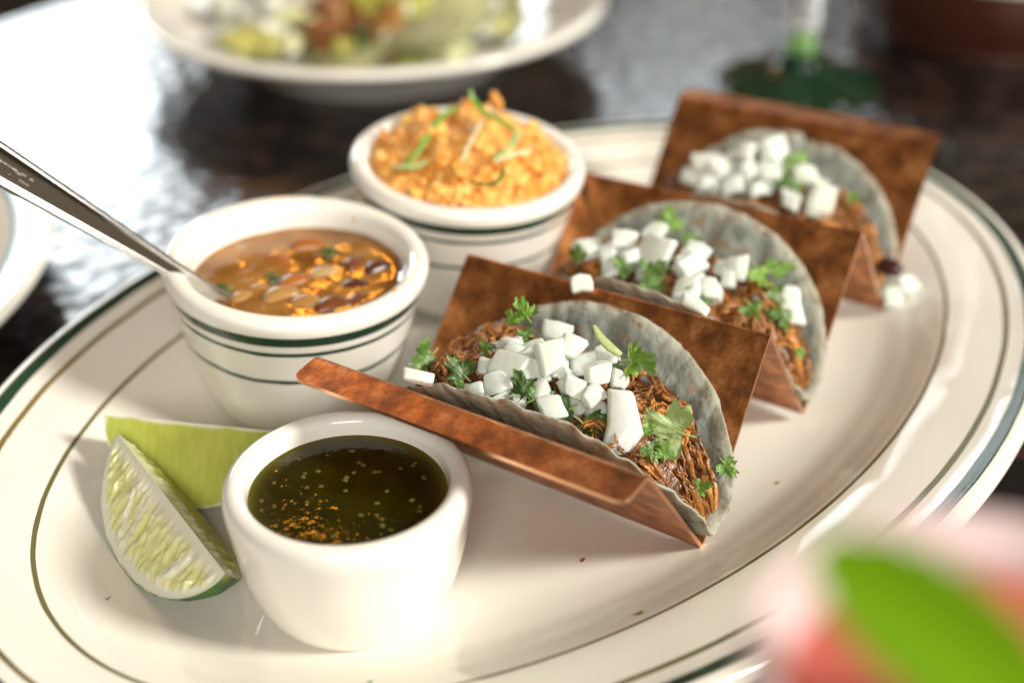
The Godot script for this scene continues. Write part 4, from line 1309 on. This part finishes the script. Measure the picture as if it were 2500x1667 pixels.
	var gl := [Vector2(0, 0), Vector2(2.2, 0), Vector2(2.3, 0.3), Vector2(2.5, 9.4), Vector2(2.76, 14.5), Vector2(2.63, 14.7), Vector2(2.38, 14.5), Vector2(2.3, 13.2)]
	put("glass_wall", lathe(gl, 0.0, 4.0, 30), M.frost, d)
	put("glass_rim", lathe(gl, 4.0, 7.0, 14), M.frost, d)
	var top := Shape.new()
	top.grid(func(u, w): return Vector3(2.34 * w * cos(TAU * u), 14.3 + 0.08 * noise.get_noise_2d(w * 2.0 * cos(TAU * u), w * 2.0 * sin(TAU * u)), 2.34 * w * sin(TAU * u)), 48, 14, true)
	put("red_drink", top, M.drink, d)
	var mint := Shape.new()
	mint.grid(func(u, w):
		var l: float = 4.1 * u
		var b: float = 0.68 * pow(sin(PI * pow(u, 0.7)), 0.8) + 0.03 * sin(u * 60.0)
		var x: float = (w * 2.0 - 1.0) * b
		return Vector3(x, 0.25 * absf(x) - 0.1 * (l - 1.5) * (l - 1.5) * 0.4, l), 60, 16, false, func(u, w, _p): return Color(0.095, 0.2, 0.0).lerp(Color(0.16, 0.28, 0.006), 0.6 * pow(1.0 - absf(w * 2.0 - 1.0), 14.0)))
	var ax := Vector3(3.02, -2.11, 1.04).normalized()
	var up := Vector3(-0.1, 0.75, 0.65)
	up = (up - ax * up.dot(ax)).normalized()
	single("mint_leaf", mint, M.big_leaf, "large bright green leaf lying across the red drink", "leaf", Vector3(3.13, 14.94, 27.99), Basis(up.cross(ax), up, ax))

	# amber pendants over the far side of the table, seen only as glints in salsa, soup and glaze
	for k in 2:
		pendant(Vector3(-25.0, 97.0, -90.0) if k == 0 else Vector3(-22.3, 72.8, -121.0), "amber glass pendant lamp hung higher over the table" if k == 0 else "amber glass pendant lamp hung lower and farther over the table", 34 if k == 0 else 5)


func pendant(at: Vector3, label: String, count: int) -> void:
	var o := thing("pendant_lamp", label, "lamp", at, Basis.IDENTITY, "amber pendant lamps")
	var s := Shape.new()
	for j in count:
		var a := rng.randf() * TAU
		s.ball(Vector3(cos(a) * 4.0, rng.randf_range(-1.8, 1.8), sin(a) * 4.0), Vector3.ONE * rng.randf_range(0.2, 0.45), Basis.IDENTITY, 8, 6)
	put("glowing_beads", s, M.amber, o).set_meta("kind", "stuff")
	var cap := Shape.new()
	cap.tube([Vector3(0, 4.2, 0), Vector3(0, 4.3, 0), Vector3(0, 4.9, 0), Vector3(0, 5.0, 0)], [6.0, 6.2, 6.0, 0.5], 24)
	cap.tube([Vector3(0, 5, 0), Vector3(0, 40, 0), Vector3(0, 80, 0)], [0.2, 0.2, 0.2], 8)
	put("cap_and_cord", cap, M.clay, o)
	var l := OmniLight3D.new()
	l.name = "lamp_light"
	o.add_child(l)
	l.light_color = Color(1.0, 0.62, 0.2)
	l.light_energy = 0.03
	l.light_size = 0.03
	l.omni_range = 12.0
	l.omni_attenuation = 2.0
	l.shadow_enabled = true
